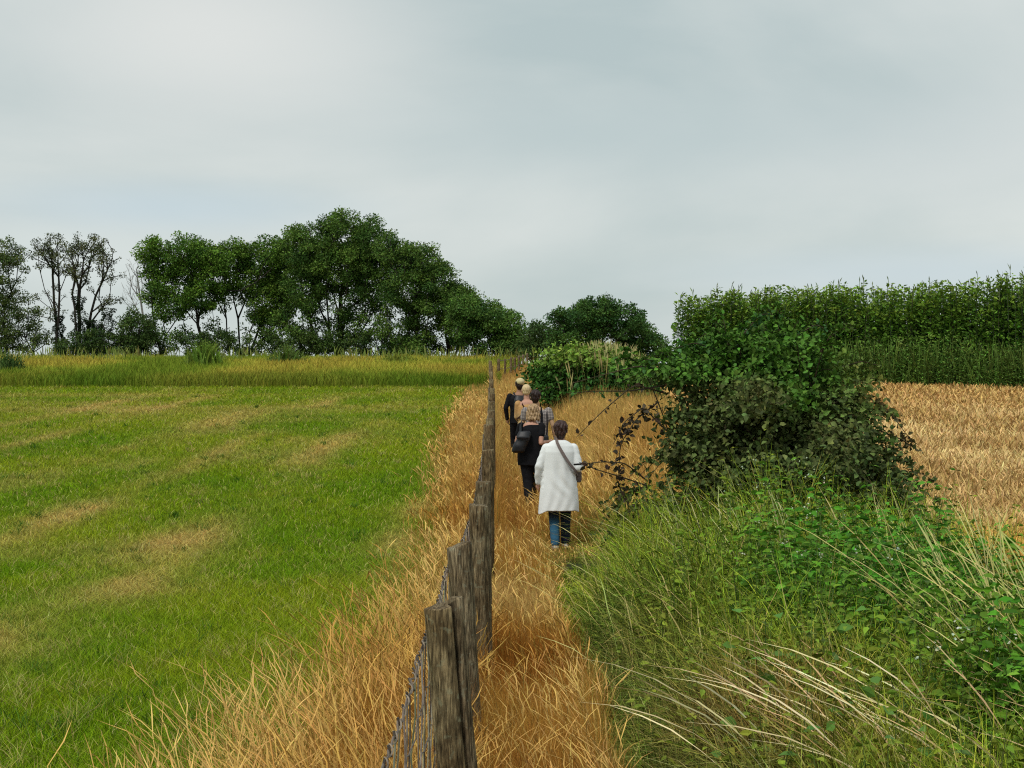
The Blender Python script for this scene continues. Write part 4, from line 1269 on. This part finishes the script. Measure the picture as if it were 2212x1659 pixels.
def ellipsoid(c, r, n=20, m=12):
    V = []; F = []
    for i in range(m + 1):
        t = math.pi * i / m
        for j in range(n):
            a = 2 * math.pi * j / n
            V.append((c[0] + r[0] * max(.01, math.sin(t)) * math.cos(a), c[1] + r[1] * max(.01, math.sin(t)) * math.sin(a), c[2] - r[2] * math.cos(t)))
    for i in range(m):
        for j in range(n):
            F.append((i * n + j, i * n + (j + 1) % n, (i + 1) * n + (j + 1) % n, (i + 1) * n + j))
    F.append(tuple(range(n))[::-1]); F.append(tuple(m * n + j for j in range(n)))
    return np.array(V), F


def limb(pts, rads, n=16):
    return [capsule(pts[i], rads[i], pts[i + 1], rads[i + 1], n) for i in range(len(pts) - 1)]


def fuse(name, shapes, mat, parent, voxel=.010, smooth=4, disp=None):
    """melt overlapping closed shapes into one continuous skin"""
    V = []; F = []; o = 0
    for v, f in shapes:
        V.append(v); F += [tuple(int(i) + o for i in q) for q in f]; o += len(v)
    me = bpy.data.meshes.new(name + '_raw'); me.from_pydata(np.concatenate(V).tolist(), [], F); me.update()
    ob = bpy.data.objects.new(name, me); SC.collection.objects.link(ob)
    md = ob.modifiers.new('r', 'REMESH'); md.mode = 'VOXEL'; md.voxel_size = voxel
    ms = ob.modifiers.new('s', 'SMOOTH'); ms.iterations = smooth; ms.factor = .5
    dg = bpy.context.evaluated_depsgraph_get()
    nm = bpy.data.meshes.new_from_object(ob.evaluated_get(dg))
    nm.name = name
    ob.modifiers.clear(); ob.data = nm; bpy.data.meshes.remove(me)
    co = np.empty(len(nm.vertices) * 3); nm.vertices.foreach_get('co', co); co = co.reshape(-1, 3)
    if disp is not None:
        co = disp(co); nm.vertices.foreach_set('co', co.ravel())
    nm.polygons.foreach_set('use_smooth', np.ones(len(nm.polygons), bool)); nm.update()
    nm.materials.clear(); nm.materials.append(mat)
    ob.parent = parent
    return ob


def hand(wr, dr, side, curl=.5, s=1.0):
    """palm, four fingers and a thumb at the wrist wr, pointing along dr"""
    wr = np.array(wr, float); dr = np.array(dr, float); dr /= np.linalg.norm(dr)
    pn = np.array([-side * 1.0, 0.15, 0]); pn -= dr * (pn @ dr); pn /= np.linalg.norm(pn)     # palm looks at the thigh
    sd = np.cross(dr, pn)
    if sd[1] < 0: sd = -sd                                                                  # thumb side forward
    out_ = [capsule(wr, .024 * s, wr + dr * .075 * s, .030 * s, 12)]
    out_.append(capsule(wr + dr * .05 * s - sd * .018 * s, .017 * s, wr + dr * .085 * s + sd * .02 * s, .017 * s, 10))
    for k, (o, L) in enumerate(((.027, .068), (.009, .078), (-.009, .072), (-.026, .056))):
        b = wr + dr * .085 * s + sd * o * s
        m = b + (dr * math.cos(curl * .6) + pn * math.sin(curl * .6)) * L * .5 * s
        t = m + (dr * math.cos(curl * 1.5) + pn * math.sin(curl * 1.5)) * L * .5 * s
        out_ += limb([b, m, t], [.0092 * s, .0085 * s, .007 * s], 8)
    b = wr + dr * .03 * s + sd * .024 * s
    m = b + (dr * .75 + sd * .6 + pn * .25) * .036 * s
    out_ += limb([b, m, m + (dr * .9 + pn * .3) * .028 * s], [.012 * s, .010 * s, .008 * s], 8)
    return out_


SKIN = mat_cloth('skin', (.50, .27, .19), rough=.55, nscale=30, var=.08, bump=.05, spec=.3)
SKIN2 = mat_cloth('tanned_skin', (.34, .18, .11), rough=.55, nscale=30, var=.08, bump=.05, spec=.3)


def head_shapes(hx, hy, top, w=.078, tilt=0.0):
    """a head facing +y whose crown is at height top"""
    c = (hx, hy, top - .112)
    S = [ellipsoid((hx, hy - .008, top - .095), (w, .098, .095)), ellipsoid((hx, hy + .03, top - .150), (w * .82, .062, .072)),
         ellipsoid((hx, hy + .072, top - .200), (.026, .022, .020)),              # chin
         capsule((hx, hy + .094, top - .105), .009, (hx, hy + .112, top - .140), .014, 8),    # nose
         ellipsoid((hx, hy + .088, top - .176), (.026, .012, .010)),              # mouth
         ellipsoid((hx, hy + .080, top - .085), (w * .75, .016, .012))]           # brow
    for s in (-1, 1):
        S.append(ellipsoid((hx + s * (w + .004), hy, top - .125), (.011, .022, .034), 12, 8))
        S.append(ellipsoid((hx + s * .030, hy + .080, top - .110), (.013, .010, .008), 10, 6))   # eyes
    return S


def person(label, px, d, H, rz, spec):
    x = (px - 1106) / FPX * d
    z0 = float(ground(x, d))
    root = empty('person', (x, d, z0), label, 'person', rz=rz)
    k = H / 1.70
    hx, hy = spec.get('head', (0, .03))
    sw = spec.get('sw', .185) * k
    sh = H * .818
    hip = H * .52
    lf, rf = spec.get('feet', ((-.09, -.10), (.10, .14)))
    kn = H * .27
    S = head_shapes(hx, hy, H, spec.get('hw', .076))
    S.append(capsule((hx * .7, hy - .02, sh - .01), .058 * k, (hx, hy - .012, H - .17), .052, 14))
    t = spec.get('wide', 1.0)
    tv, tf = ring_loft([(hip - .05, 0, 0, .13 * k * t, .10 * k), (hip + .06, 0, 0, .165 * k * t, .12 * k), (hip + .20, 0, .0, .135 * k * t, .10 * k), (sh - .22, 0, 0, .155 * k * t, .11 * k),
                        (sh - .08, hx * .3, 0, .17 * k * t, .11 * k), (sh - .01, hx * .4, -.005, .13 * k, .085 * k), (sh + .03, hx * .6, -.005, .06 * k, .055 * k)], 28)
    S.append((tv, tf))
    arms = []
    for side, key in ((-1, 'larm'), (1, 'rarm')):
        el, wr = spec[key]
        shp = np.array([side * sw + hx * .3, 0, sh - .045])
        el = np.array(el); wr = np.array(wr)
        S += limb([shp, el, wr], [.050 * k, .038 * k, .027 * k], 14)
        S += hand(wr, wr - el, side, .45, k)
        arms.append((shp, el, wr))
    legs = []
    for side, (fx, fy) in ((-1, lf), (1, rf)):
        hp = np.array([side * .085 * k, 0, hip]); kk = np.array([(side * .085 * k + fx) / 2, fy * .5 + .05, kn]); an = np.array([fx, fy, .085])
        S += limb([hp, kk, an], [.088 * k * t, .056 * k, .038 * k], 16)
        S += limb([an, an + np.array([0, .14, -.045])], [.038, .032], 12)
        legs.append((hp, kk, an))
    fuse('body', S, spec.get('skin', SKIN), root, .009, 3)
    # shoes
    for side, (hp, kk, an) in zip((-1, 1), legs):
        sh_ = [capsule(an + np.array([0, -.035, -.045]), .045, an + np.array([0, .15, -.048]), .042, 14), capsule(an + np.array([0, 0, -.03]), .050, an + np.array([0, .0, .03]), .048, 14)]
        fuse('shoe', sh_, spec['shoe'], root, .010, 3)
    # trousers
    T = [ring_loft([(hip - .06, 0, 0, .14 * k * t, .115 * k), (hip + .05, 0, 0, .178 * k * t, .132 * k), (hip + .16, 0, 0, .155 * k * t, .12 * k)], 28)]
    for hp, kk, an in legs:
        T += limb([hp + np.array([0, 0, -.01]), kk, an + np.array([0, -.01, .02])], [.104 * k * t, spec.get('knee', .074) * k, spec.get('cuff', .058) * k], 16)
    def wr_(co):
        co = co.copy(); z = co[:, 2]
        a = .002 * np.sin(z * 60 + co[:, 0] * 30) * np.exp(-((z - kn) / .12) ** 2) + .0025 * np.sin(z * 75 + co[:, 0] * 18) * np.exp(-((z - .15) / .12) ** 2)
        co[:, 1] += a; co[:, 0] += a * .5
        return co
    tr = fuse('trousers', T, spec['trouser'], root, .010, 3, wr_)
    # top
    top = spec['top_rings'](k, sh, hip, hx)
    fold = spec.get('fold')
    U = [ring_loft(top, 60, fold)]
    sl = spec.get('sleeve', 'short')
    for side, (shp, el, wr) in zip((-1, 1), arms):
        if sl == 'short':
            m = shp * .52 + el * .48
            U += limb([shp + np.array([0, 0, .0]), m], [.068 * k, .062 * k], 16)
        elif sl == 'wide':
            m = (el + wr) / 2
            cuff = wr * 1.0
            U += limb([shp, (shp + el) / 2, el, m, cuff], [.066 * k, .064 * k, .065 * k, .062 * k, .046 * k], 18)
        else:
            U += limb([shp, el, wr], [.064 * k, .050 * k, .040 * k], 16)
    fuse('top', U, spec['top'], root, .009, spec.get('tsm', 4), spec.get('tdisp'))
    # hair
    Hh = spec['hair'](hx, hy, H)
    def tous(co):
        co = co.copy(); c = np.array([hx, hy, H - .1]); v = co - c; L = np.linalg.norm(v, axis=1, keepdims=True)
        a = np.arctan2(v[:, 0], -v[:, 1])
        amp = spec.get('tousle', .004)
        return co + v / L * (amp * (np.sin(a * 9 + v[:, 2] * 60) + np.sin(a * 17 - v[:, 2] * 45 + 1.3)) * .7)[:, None]
    fuse('hair', Hh, spec['hairm'], root, .006, 2, tous)
    return root, arms, legs, sh, hip, k, (x, z0)


def strap_loop(name, pts, w, th, mat, parent, closed=True):
    """a flat belt following points; laid on edge so its width lies along the body"""
    pts = np.array(pts, float); n = len(pts)
    t = np.roll(pts, -1, 0) - np.roll(pts, 1, 0) if closed else np.gradient(pts, axis=0)
    t /= np.linalg.norm(t, axis=1, keepdims=True)
    c = np.array([0, 0, pts[:, 2].mean()]); out_ = pts * np.array([1, 1, 0]) - np.array([0, 0, 0]); out_ /= (np.linalg.norm(out_, axis=1, keepdims=True) + 1e-6)
    s = np.cross(t, out_); s /= np.linalg.norm(s, axis=1, keepdims=True)
    o2 = np.cross(s, t)
    V = np.stack([pts - s * w / 2, pts + s * w / 2, pts + s * w / 2 + o2 * th, pts - s * w / 2 + o2 * th], 1).reshape(-1, 3)
    F = []
    for i in range(n if closed else n - 1):
        a, b = i * 4, ((i + 1) % n) * 4
        for j in range(4):
            F.append((a + j, a + (j + 1) % 4, b + (j + 1) % 4, b + j))
    if not closed:
        F.append((0, 1, 2, 3)); F.append(tuple((n - 1) * 4 + q for q in (3, 2, 1, 0)))
    me = bpy.data.meshes.new(name); me.from_pydata(V.tolist(), [], F); me.update()
    me.materials.append(mat)
    o = bpy.data.objects.new(name, me); SC.collection.objects.link(o); o.parent = parent
    return o


def body_curve(a_deg, z, rx, ry, hx=0):
    a = math.radians(a_deg)     # 0 = +x, 90 = +y (front), 270 = back
    return (hx + rx * math.cos(a), ry * math.sin(a), z)


BLACK = mat_cloth('black_cotton', (.008, .008, .010), var=.3, bump=.3, nscale=25)
BLACKBAG = mat_cloth('black_nylon', (.013, .014, .018), rough=.5, var=.3, bump=.25, nscale=18, spec=.4)
WHITE = mat_cloth('white_linen', (.80, .825, .83), var=.02, bump=.02, nscale=22)
BELT = mat_cloth('taupe_webbing', (.17, .135, .125), var=.15)
BROWN = mat_cloth('brown_leather', (.045, .018, .010), rough=.5)
JEANS = mat_cloth('navy_jeans', (.012, .022, .045), var=.2, nscale=14)
SHOEW = mat_cloth('pale_trainers', (.50, .50, .48), rough=.6)
SHOEB = mat_cloth('dark_boots', (.02, .018, .016), rough=.6)
HAIRB = mat_cloth('dark_brown_hair', (.045, .020, .016), rough=.5, nscale=55, var=.6, bump=.6, spec=.35)
HAIRK = mat_cloth('black_brown_hair', (.022, .011, .009), rough=.5, nscale=45, var=.5, bump=.5, spec=.3)
HAIRG = mat_cloth('blonde_hair', (.36, .24, .13), rough=.5, nscale=38, var=.45, bump=.6, spec=.3)
HAIRP = mat_cloth('pale_blond_hair', (.60, .46, .26), rough=.5, nscale=45, var=.2, bump=.4, spec=.3)


def mat_jeans():
    m = mat_cloth('blue_jeans_lit_calf', (.013, .024, .055), var=.15, nscale=14)
    nt = m.node_tree; nd = nt.nodes; lk = nt.links
    b = nd['Principled BSDF']; src = b.inputs['Base Color'].links[0].from_socket
    t = nd.new('ShaderNodeTexCoord'); sp = nd.new('ShaderNodeSeparateXYZ'); lk.new(t.outputs['Object'], sp.inputs[0])
    # light on the left calf, painted into the denim as mid blue
    a = nd.new('ShaderNodeMapRange'); a.interpolation_type = 'SMOOTHSTEP'; a.inputs['From Min'].default_value = .44; a.inputs['From Max'].default_value = .34; lk.new(sp.outputs['Z'], a.inputs['Value'])
    c = nd.new('ShaderNodeMapRange'); c.interpolation_type = 'SMOOTHSTEP'; c.inputs['From Min'].default_value = .005; c.inputs['From Max'].default_value = -.02; lk.new(sp.outputs['X'], c.inputs['Value'])
    e = nd.new('ShaderNodeMath'); e.operation = 'MULTIPLY'; lk.new(a.outputs[0], e.inputs[0]); lk.new(c.outputs[0], e.inputs[1])
    mx = nd.new('ShaderNodeMix'); mx.data_type = 'RGBA'; lk.new(e.outputs[0], mx.inputs['Factor']); lk.new(src, mx.inputs[6]); mx.inputs[7].default_value = (.035, .12, .21, 1)
    lk.new(mx.outputs[2], b.inputs['Base Color'])
    return m


def mat_plaid():
    m = bpy.data.materials.new('grey_plaid'); m.use_nodes = True
    nt = m.node_tree; nd = nt.nodes; lk = nt.links; b = nd['Principled BSDF']; b.inputs['Roughness'].default_value = .85
    t = nd.new('ShaderNodeTexCoord')
    c = None
    for ax, sc in (('X', 24), ('Z', 24)):
        w = nd.new('ShaderNodeTexWave'); w.wave_type = 'BANDS'; w.bands_direction = ax; w.inputs['Scale'].default_value = sc / 6.283 * 3.2; w.inputs['Distortion'].default_value = 3.0
        lk.new(t.outputs['Object'], w.inputs['Vector'])
        r = nd.new('ShaderNodeValToRGB'); r.color_ramp.elements[0].position = .35; r.color_ramp.elements[0].color = (.42, .41, .44, 1); r.color_ramp.elements[1].position = .6; r.color_ramp.elements[1].color = (1, 1, 1, 1)
        lk.new(w.outputs['Fac'], r.inputs['Fac'])
        if c is None: c = r.outputs['Color']
        else:
            mx = nd.new('ShaderNodeMix'); mx.data_type = 'RGBA'; mx.blend_type = 'MULTIPLY'; mx.inputs['Factor'].default_value = 1
            lk.new(c, mx.inputs[6]); lk.new(r.outputs['Color'], mx.inputs[7]); c = mx.outputs[2]
    mx = nd.new('ShaderNodeMix'); mx.data_type = 'RGBA'; mx.blend_type = 'MULTIPLY'; mx.inputs['Factor'].default_value = 1
    lk.new(c, mx.inputs[6]); mx.inputs[7].default_value = (.47, .42, .38, 1); lk.new(mx.outputs[2], b.inputs['Base Color'])
    return m


def mat_tan():
    m = mat_cloth('tan_cotton', (.50, .29, .12), var=.1, nscale=20, bump=.3)
    nt = m.node_tree; nd = nt.nodes; lk = nt.links
    b = nd['Principled BSDF']; src = b.inputs['Base Color'].links[0].from_socket
    t = nd.new('ShaderNodeTexCoord'); sp = nd.new('ShaderNodeSeparateXYZ'); lk.new(t.outputs['Object'], sp.inputs[0])
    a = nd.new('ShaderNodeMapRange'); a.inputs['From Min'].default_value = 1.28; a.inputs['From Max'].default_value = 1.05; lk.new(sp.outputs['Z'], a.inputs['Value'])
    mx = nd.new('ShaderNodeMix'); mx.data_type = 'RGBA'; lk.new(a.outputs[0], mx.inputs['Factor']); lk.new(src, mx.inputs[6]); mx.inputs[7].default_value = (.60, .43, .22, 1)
    lk.new(mx.outputs[2], b.inputs['Base Color'])
    return m


# --- hair shapes (head faces +y, the back of it is -y)
def hair_short(hx, hy, H):
    return [ellipsoid((hx, hy - .024, H - .084), (.088, .102, .096)), ellipsoid((hx, hy - .058, H - .130), (.072, .062, .085)), ellipsoid((hx + .01, hy - .03, H - .02), (.055, .06, .028)),
            ellipsoid((hx - .03, hy - .07, H - .06), (.045, .05, .045)), ellipsoid((hx + .045, hy - .05, H - .07), (.045, .05, .05)), ellipsoid((hx, hy - .05, H - .195), (.05, .045, .035))]
def hair_bob(hx, hy, H):
    S = [ellipsoid((hx, hy - .02, H - .085), (.090, .104, .094)), ellipsoid((hx, hy - .05, H - .155), (.095, .07, .080)), ellipsoid((hx - .075, hy - .02, H - .165), (.036, .06, .075)), ellipsoid((hx + .075, hy - .02, H - .165), (.036, .06, .075))]
    for a in range(9):
        t = math.pi + math.pi * (a + .5) / 9
        S.append(ellipsoid((hx + .085 * math.cos(t), hy - .03 + .075 * math.sin(t), H - .215 + .012 * math.sin(a * 2.3)), (.026, .026, .034), 10, 6))
    return S
def hair_crop(hx, hy, H):
    return [ellipsoid((hx, hy - .014, H - .090), (.084, .102, .094)), ellipsoid((hx, hy - .045, H - .140), (.070, .058, .065))]


FOLD1 = lambda th, z: (.018 + .05 * sstep(1.15, .55, np.array(z))) * .22 * (np.sin(th * 5 + 2.2 * z + 1.5 * np.sin(th * 2)) * .7 + np.sin(th * 9 - 5.0 * z + 2 * np.sin(th * 1.0 + 1)) * .5) * sstep(1.32, 1.15, np.array(z))


def tunic_rings(k, sh, hip, hx):
    # wide shoulders, loose straight back, flaring to an uneven hem
    return [(.50, -.015, .0, .258, .200), (.60, -.012, .0, .250, .192), (.75, -.01, .0, .238, .178), (.90, -.008, 0, .215, .162), (1.02, -.005, 0, .200, .150), (1.14, 0, 0, .198, .145),
            (1.24, 0, -.0, .200, .138), (1.315, 0, -.0, .175, .118), (1.36, 0, -.005, .120, .092), (1.385, 0, -.005, .075, .07)]


def tunic_disp(co):
    co = co.copy(); x, y, z = co.T
    # drag folds running from the left shoulder to the right hip, and dipping hem corners
    back = sstep(.05, -.08, y)
    a = .014 * np.sin((x * .8 + z * .50) * 48 + 2 * np.sin(z * 9)) * np.exp(-(((x - .03) / .12) ** 2 + ((z - .95) / .17) ** 2)) * back
    a += .0035 * np.sin((x * 1.0 - z * .25 + .03 * np.sin(z * 7)) * 52) * sstep(.95, .6, z) * back
    co[:, 1] -= a
    low = sstep(.62, .50, z)
    co[:, 2] -= low * (.055 * sstep(-.14, -.28, x) + .035 * sstep(.18, .26, x) - .01)
    # sleeve puckers
    arm = (np.abs(x) > .20) & (z > .78) & (z < 1.25)
    co[:, 0] += np.where(arm, np.sign(x) * .003 * np.sin(z * 62 + y * 30), 0)
    return co


def walkers():
    # 1: woman in the long white tunic
    r, arms, legs, sh, hip, k, _ = person('woman in a long loose white tunic and blue jeans, nearest of the walkers', 1209, 18.5, 1.62, 0.0, dict(
        head=(.012, .03), hw=.078, sw=.175, larm=((-.245, -.02, 1.06), (-.265, .05, .86)), rarm=((.235, -.05, 1.045), (.19, .16, 1.10)),
        feet=((-.055, -.07), (.075, .10)), knee=.072, cuff=.060, shoe=SHOEW, trouser=mat_jeans(), top=WHITE, top_rings=tunic_rings, fold=FOLD1, sleeve='wide', tdisp=tunic_disp, tsm=2,
        hair=hair_short, hairm=HAIRB, tousle=.006))
    # black band round the right sleeve
    el, wr = arms[1][1], arms[1][2]
    V, F = capsule(el * .75 + wr * .25, .081, el * .66 + wr * .34, .080, 20)
    me = bpy.data.meshes.new('arm_band'); me.from_pydata(V.tolist(), [], F); me.materials.append(BLACK)
    th = np.linspace(0, 2 * np.pi, 28, endpoint=False)
    bpy.data.meshes.remove(me)
    c = el + (wr - el) * .12
    pts = [(c[0] + .078 * math.cos(t), c[1] + .078 * math.sin(t), c[2] + .038 + .006 * math.cos(t)) for t in th]
    g = Geo(); tube(g, np.array(pts + [pts[0]]), .011, (.01, .01, .01), 6, cap=False)
    o = g.build('arm_band', BLACK, None, smooth=True, loc=(0, 0, 0)); o.parent = r; 
    # her shoulder bag, strap from the left shoulder to the right hip
    x, y, z = r.location
    b = empty('shoulder_bag', (x, y, z), 'shoulder bag on a grey brown strap across the white tunic', 'bag')
    pts = [(-.045, -.055, 1.405), (-.06, .03, 1.40), (-.03, .13, 1.30), (.06, .172, 1.12), (.13, .17, .98), (.205, .09, .92), (.222, -.02, .945), (.19, -.115, 1.01), (.13, -.160, 1.08), (.07, -.168, 1.17), (.01, -.152, 1.27), (-.03, -.118, 1.35)]
    P2 = []
    for i in range(len(pts)):
        p0, p1, p2, p3 = [np.array(pts[(i + q) % len(pts)]) for q in (-1, 0, 1, 2)]
        for t in (0, .25, .5, .75):
            P2.append(.5 * (2 * p1 + (p2 - p0) * t + (2 * p0 - 5 * p1 + 4 * p2 - p3) * t * t + (3 * p1 - p0 - 3 * p2 + p3) * t ** 3))
    strap_loop('strap', P2, .036, .006, BELT, b)
    fuse('pouch', [ring_loft([(.84, .20, .15, .07, .03), (.86, .20, .15, .085, .04), (.98, .20, .15, .085, .04), (1.0, .20, .15, .07, .03)], 24)], BELT, b, .012, 2)

    # 2: woman in black with the black rucksack
    def black_top(k, sh, hip, hx):
        return [(hip - .16, -.01, 0, .188, .15), (hip - .02, -.01, 0, .195, .152), (hip + .14, 0, 0, .185, .14), (sh - .22, 0, 0, .18, .13), (sh - .09, .01, 0, .178, .118), (sh - .02, .02, 0, .13, .09), (sh + .012, .02, 0, .075, .065)]
    r, arms, legs, sh, hip, k, _ = person('woman all in black with blonde bobbed hair, one bare arm bent', 1146, 22.9, 1.62, R(-8), dict(
        head=(.040, .03), hw=.078, sw=.165, wide=1.08, larm=((-.22, .04, 1.04), (-.16, .20, .92)), rarm=((.175, -.10, 1.03), (.27, .10, 1.04)), feet=((.0, -.14), (.10, .16)), knee=.082, cuff=.07,
        shoe=SHOEB, trouser=BLACK, top=BLACK, top_rings=black_top, sleeve='short', hair=hair_bob, hairm=HAIRG, tousle=.007))
    x, y, z = r.location
    b = empty('rucksack', (x, y, z), 'black rucksack hanging low on the left side of the woman in black', 'rucksack', rz=R(-8))
    def sag(co):
        co = co.copy(); zz = co[:, 2]; co[:, 0] -= .10 * sstep(1.2, .88, zz) - .02
        co[:, 1] -= .004 * np.sin(zz * 31 + co[:, 0] * 22)
        return co
    fuse('pouch', [ring_loft([(.88, -.085, -.19, .085, .045), (.91, -.085, -.195, .105, .07), (1.0, -.085, -.20, .110, .075), (1.12, -.08, -.19, .10, .07), (1.20, -.07, -.18, .08, .05), (1.22, -.07, -.18, .06, .03)], 32)], BLACKBAG, b, .012, 3, sag)
    fuse('flap', [ring_loft([(1.10, -.085, -.255, .10, .035), (1.13, -.085, -.25, .105, .045), (1.215, -.075, -.21, .08, .04)], 24)], BLACKBAG, b, .011, 2)
    strap_loop('strap', [(-.13, -.16, 1.19), (-.135, -.12, 1.30), (-.13, -.03, 1.345), (-.14, .08, 1.28), (-.15, .13, 1.15), (-.19, .05, 1.0), (-.2, -.12, .93)], .045, .012, BLACKBAG, b, False)

    # 3: man in the plaid shirt
    def shirt(k, sh, hip, hx):
        return [(hip - .10, .0, 0, .19, .14), (hip + .06, 0, 0, .185, .14), (hip + .2, 0, 0, .185, .135), (sh - .22, 0, 0, .20, .14), (sh - .09, 0, 0, .195, .125), (sh - .03, 0, 0, .145, .095), (sh + .012, 0, 0, .075, .07)]
    r, arms, legs, sh, hip, k, _ = person('man in a grey plaid short sleeved shirt with very dark hair, third from the camera', 1161, 25.6, 1.75, R(-4), dict(
        head=(-.035, .03), hw=.078, sw=.195, larm=((-.27, .03, 1.14), (-.24, .14, .92)), rarm=((.265, -.02, 1.15), (.30, .06, .92)), feet=((-.1, -.12), (.1, .15)), shoe=SHOEB,
        trouser=mat_cloth('grey_patterned_trousers', (.12, .12, .14), var=.6, nscale=26), top=mat_plaid(), top_rings=shirt, sleeve='short', hair=hair_short, hairm=HAIRK, skin=mat_cloth('fair_tanned_skin', (.50, .32, .19), var=.08, bump=.05)))
    x, y, z = r.location
    b = empty('hip_bag', (x, y, z), 'black hip bag on vertical straps behind the plaid shirt', 'bag', rz=R(-4))
    strap_loop('strap', [(.055, .10, 1.36), (.06, .02, 1.455), (.068, -.06, 1.445), (.075, -.132, 1.36), (.08, -.155, 1.2), (.085, -.155, 1.05), (.09, -.165, .97)], .042, .006, BLACK, b, False)
    strap_loop('strap', [(.165, -.10, 1.37), (.17, -.125, 1.3), (.172, -.13, 1.2), (.172, -.13, 1.08), (.165, -.15, .98)], .02, .006, BLACK, b, False)
    fuse('pouch', [ring_loft([(.82, .12, -.17, .07, .04), (.85, .12, -.175, .085, .055), (.96, .12, -.175, .085, .055), (.99, .12, -.17, .06, .035)], 24)], BLACKBAG, b, .012, 2)

    # 4: tan top with crossed brown straps
    def tan(k, sh, hip, hx):
        return [(hip - .16, .0, 0, .195, .15), (hip + .04, 0, 0, .19, .145), (hip + .2, 0, 0, .185, .135), (sh - .22, 0, 0, .20, .14), (sh - .09, 0, 0, .195, .125), (sh - .03, 0, 0, .145, .095), (sh + .012, 0, 0, .075, .07)]
    r, arms, legs, sh, hip, k, _ = person('walker in a tan top with crossed brown straps and very pale cropped hair', 1140, 27.8, 1.77, R(0), dict(
        head=(-.025, .03), hw=.082, sw=.165, larm=((-.205, .06, 1.16), (-.15, .24, 1.06)), rarm=((.19, .08, 1.16), (.12, .24, 1.06)), feet=((-.09, .12), (.1, -.1)), shoe=SHOEB,
        trouser=mat_cloth('beige_trousers', (.40, .33, .22), var=.15), top=mat_tan(), top_rings=tan, sleeve='long', hair=hair_crop, hairm=HAIRP, tousle=.002))
    x, y, z = r.location
    b = empty('cross_strap_bag', (x, y, z), 'dark brown bag straps crossing the back of the tan top', 'bag')
    strap_loop('strap', [(.14, -.03, 1.44), (.10, -.105, 1.37), (.03, -.148, 1.30), (-.06, -.155, 1.23), (-.14, -.135, 1.17), (-.205, -.06, 1.12), (-.20, .06, 1.10), (-.12, .14, 1.08)], .034, .007, BROWN, b, False)
    strap_loop('strap', [(-.12, -.02, 1.46), (-.10, -.095, 1.40), (-.06, -.142, 1.33), (-.02, -.156, 1.27)], .026, .007, BROWN, b, False)
    fuse('pouch', [ring_loft([(1.0, -.05, .17, .08, .03), (1.02, -.05, .17, .095, .045), (1.12, -.05, .17, .095, .045), (1.14, -.05, .17, .08, .03)], 24)], BROWN, b, .012, 2)

    # 5: foremost, all dark with a pale cap
    def jac(k, sh, hip, hx):
        return [(hip - .10, .0, 0, .18, .14), (hip + .06, 0, 0, .18, .14), (hip + .2, 0, 0, .175, .135), (sh - .22, 0, 0, .20, .15), (sh - .09, 0, 0, .2, .135), (sh - .03, 0, 0, .15, .10), (sh + .012, 0, 0, .075, .07)]
    r, arms, legs, sh, hip, k, _ = person('foremost walker, dressed in black with a pale cap, left arm hanging', 1120, 31.4, 1.74, R(6), dict(
        head=(.02, .03), hw=.078, sw=.185, larm=((-.275, -.03, 1.13), (-.235, .04, .90)), rarm=((.25, .02, 1.14), (.21, .10, .92)), feet=((-.09, .12), (.1, -.12)), shoe=SHOEB,
        trouser=BLACK, top=BLACK, top_rings=jac, sleeve='long', hair=hair_short, hairm=HAIRK, skin=SKIN2))
    fuse('cap', [ellipsoid((.034, .0, 1.74 - .058), (.098, .118, .085)), ellipsoid((.030, .125, 1.74 - .085), (.065, .06, .010))], mat_cloth('cream_cotton', (.58, .50, .28), var=.1), r, .008, 2)
    x, y, z = r.location
    b = empty('day_pack', (x, y, z), 'small dark day pack on the back of the foremost walker', 'rucksack', rz=R(6))
    fuse('pouch', [ring_loft([(1.02, 0, -.19, .10, .05), (1.05, 0, -.20, .125, .07), (1.30, 0, -.20, .12, .07), (1.40, 0, -.17, .08, .045)], 24)], BLACKBAG, b, .012, 2)
    for s in (-1, 1):
        strap_loop('strap', [(s * .09, -.15, 1.38), (s * .10, -.08, 1.45), (s * .10, .02, 1.44), (s * .11, .12, 1.33), (s * .14, .12, 1.18), (s * .13, -.12, 1.08)], .04, .01, BLACKBAG, b, False)


walkers()
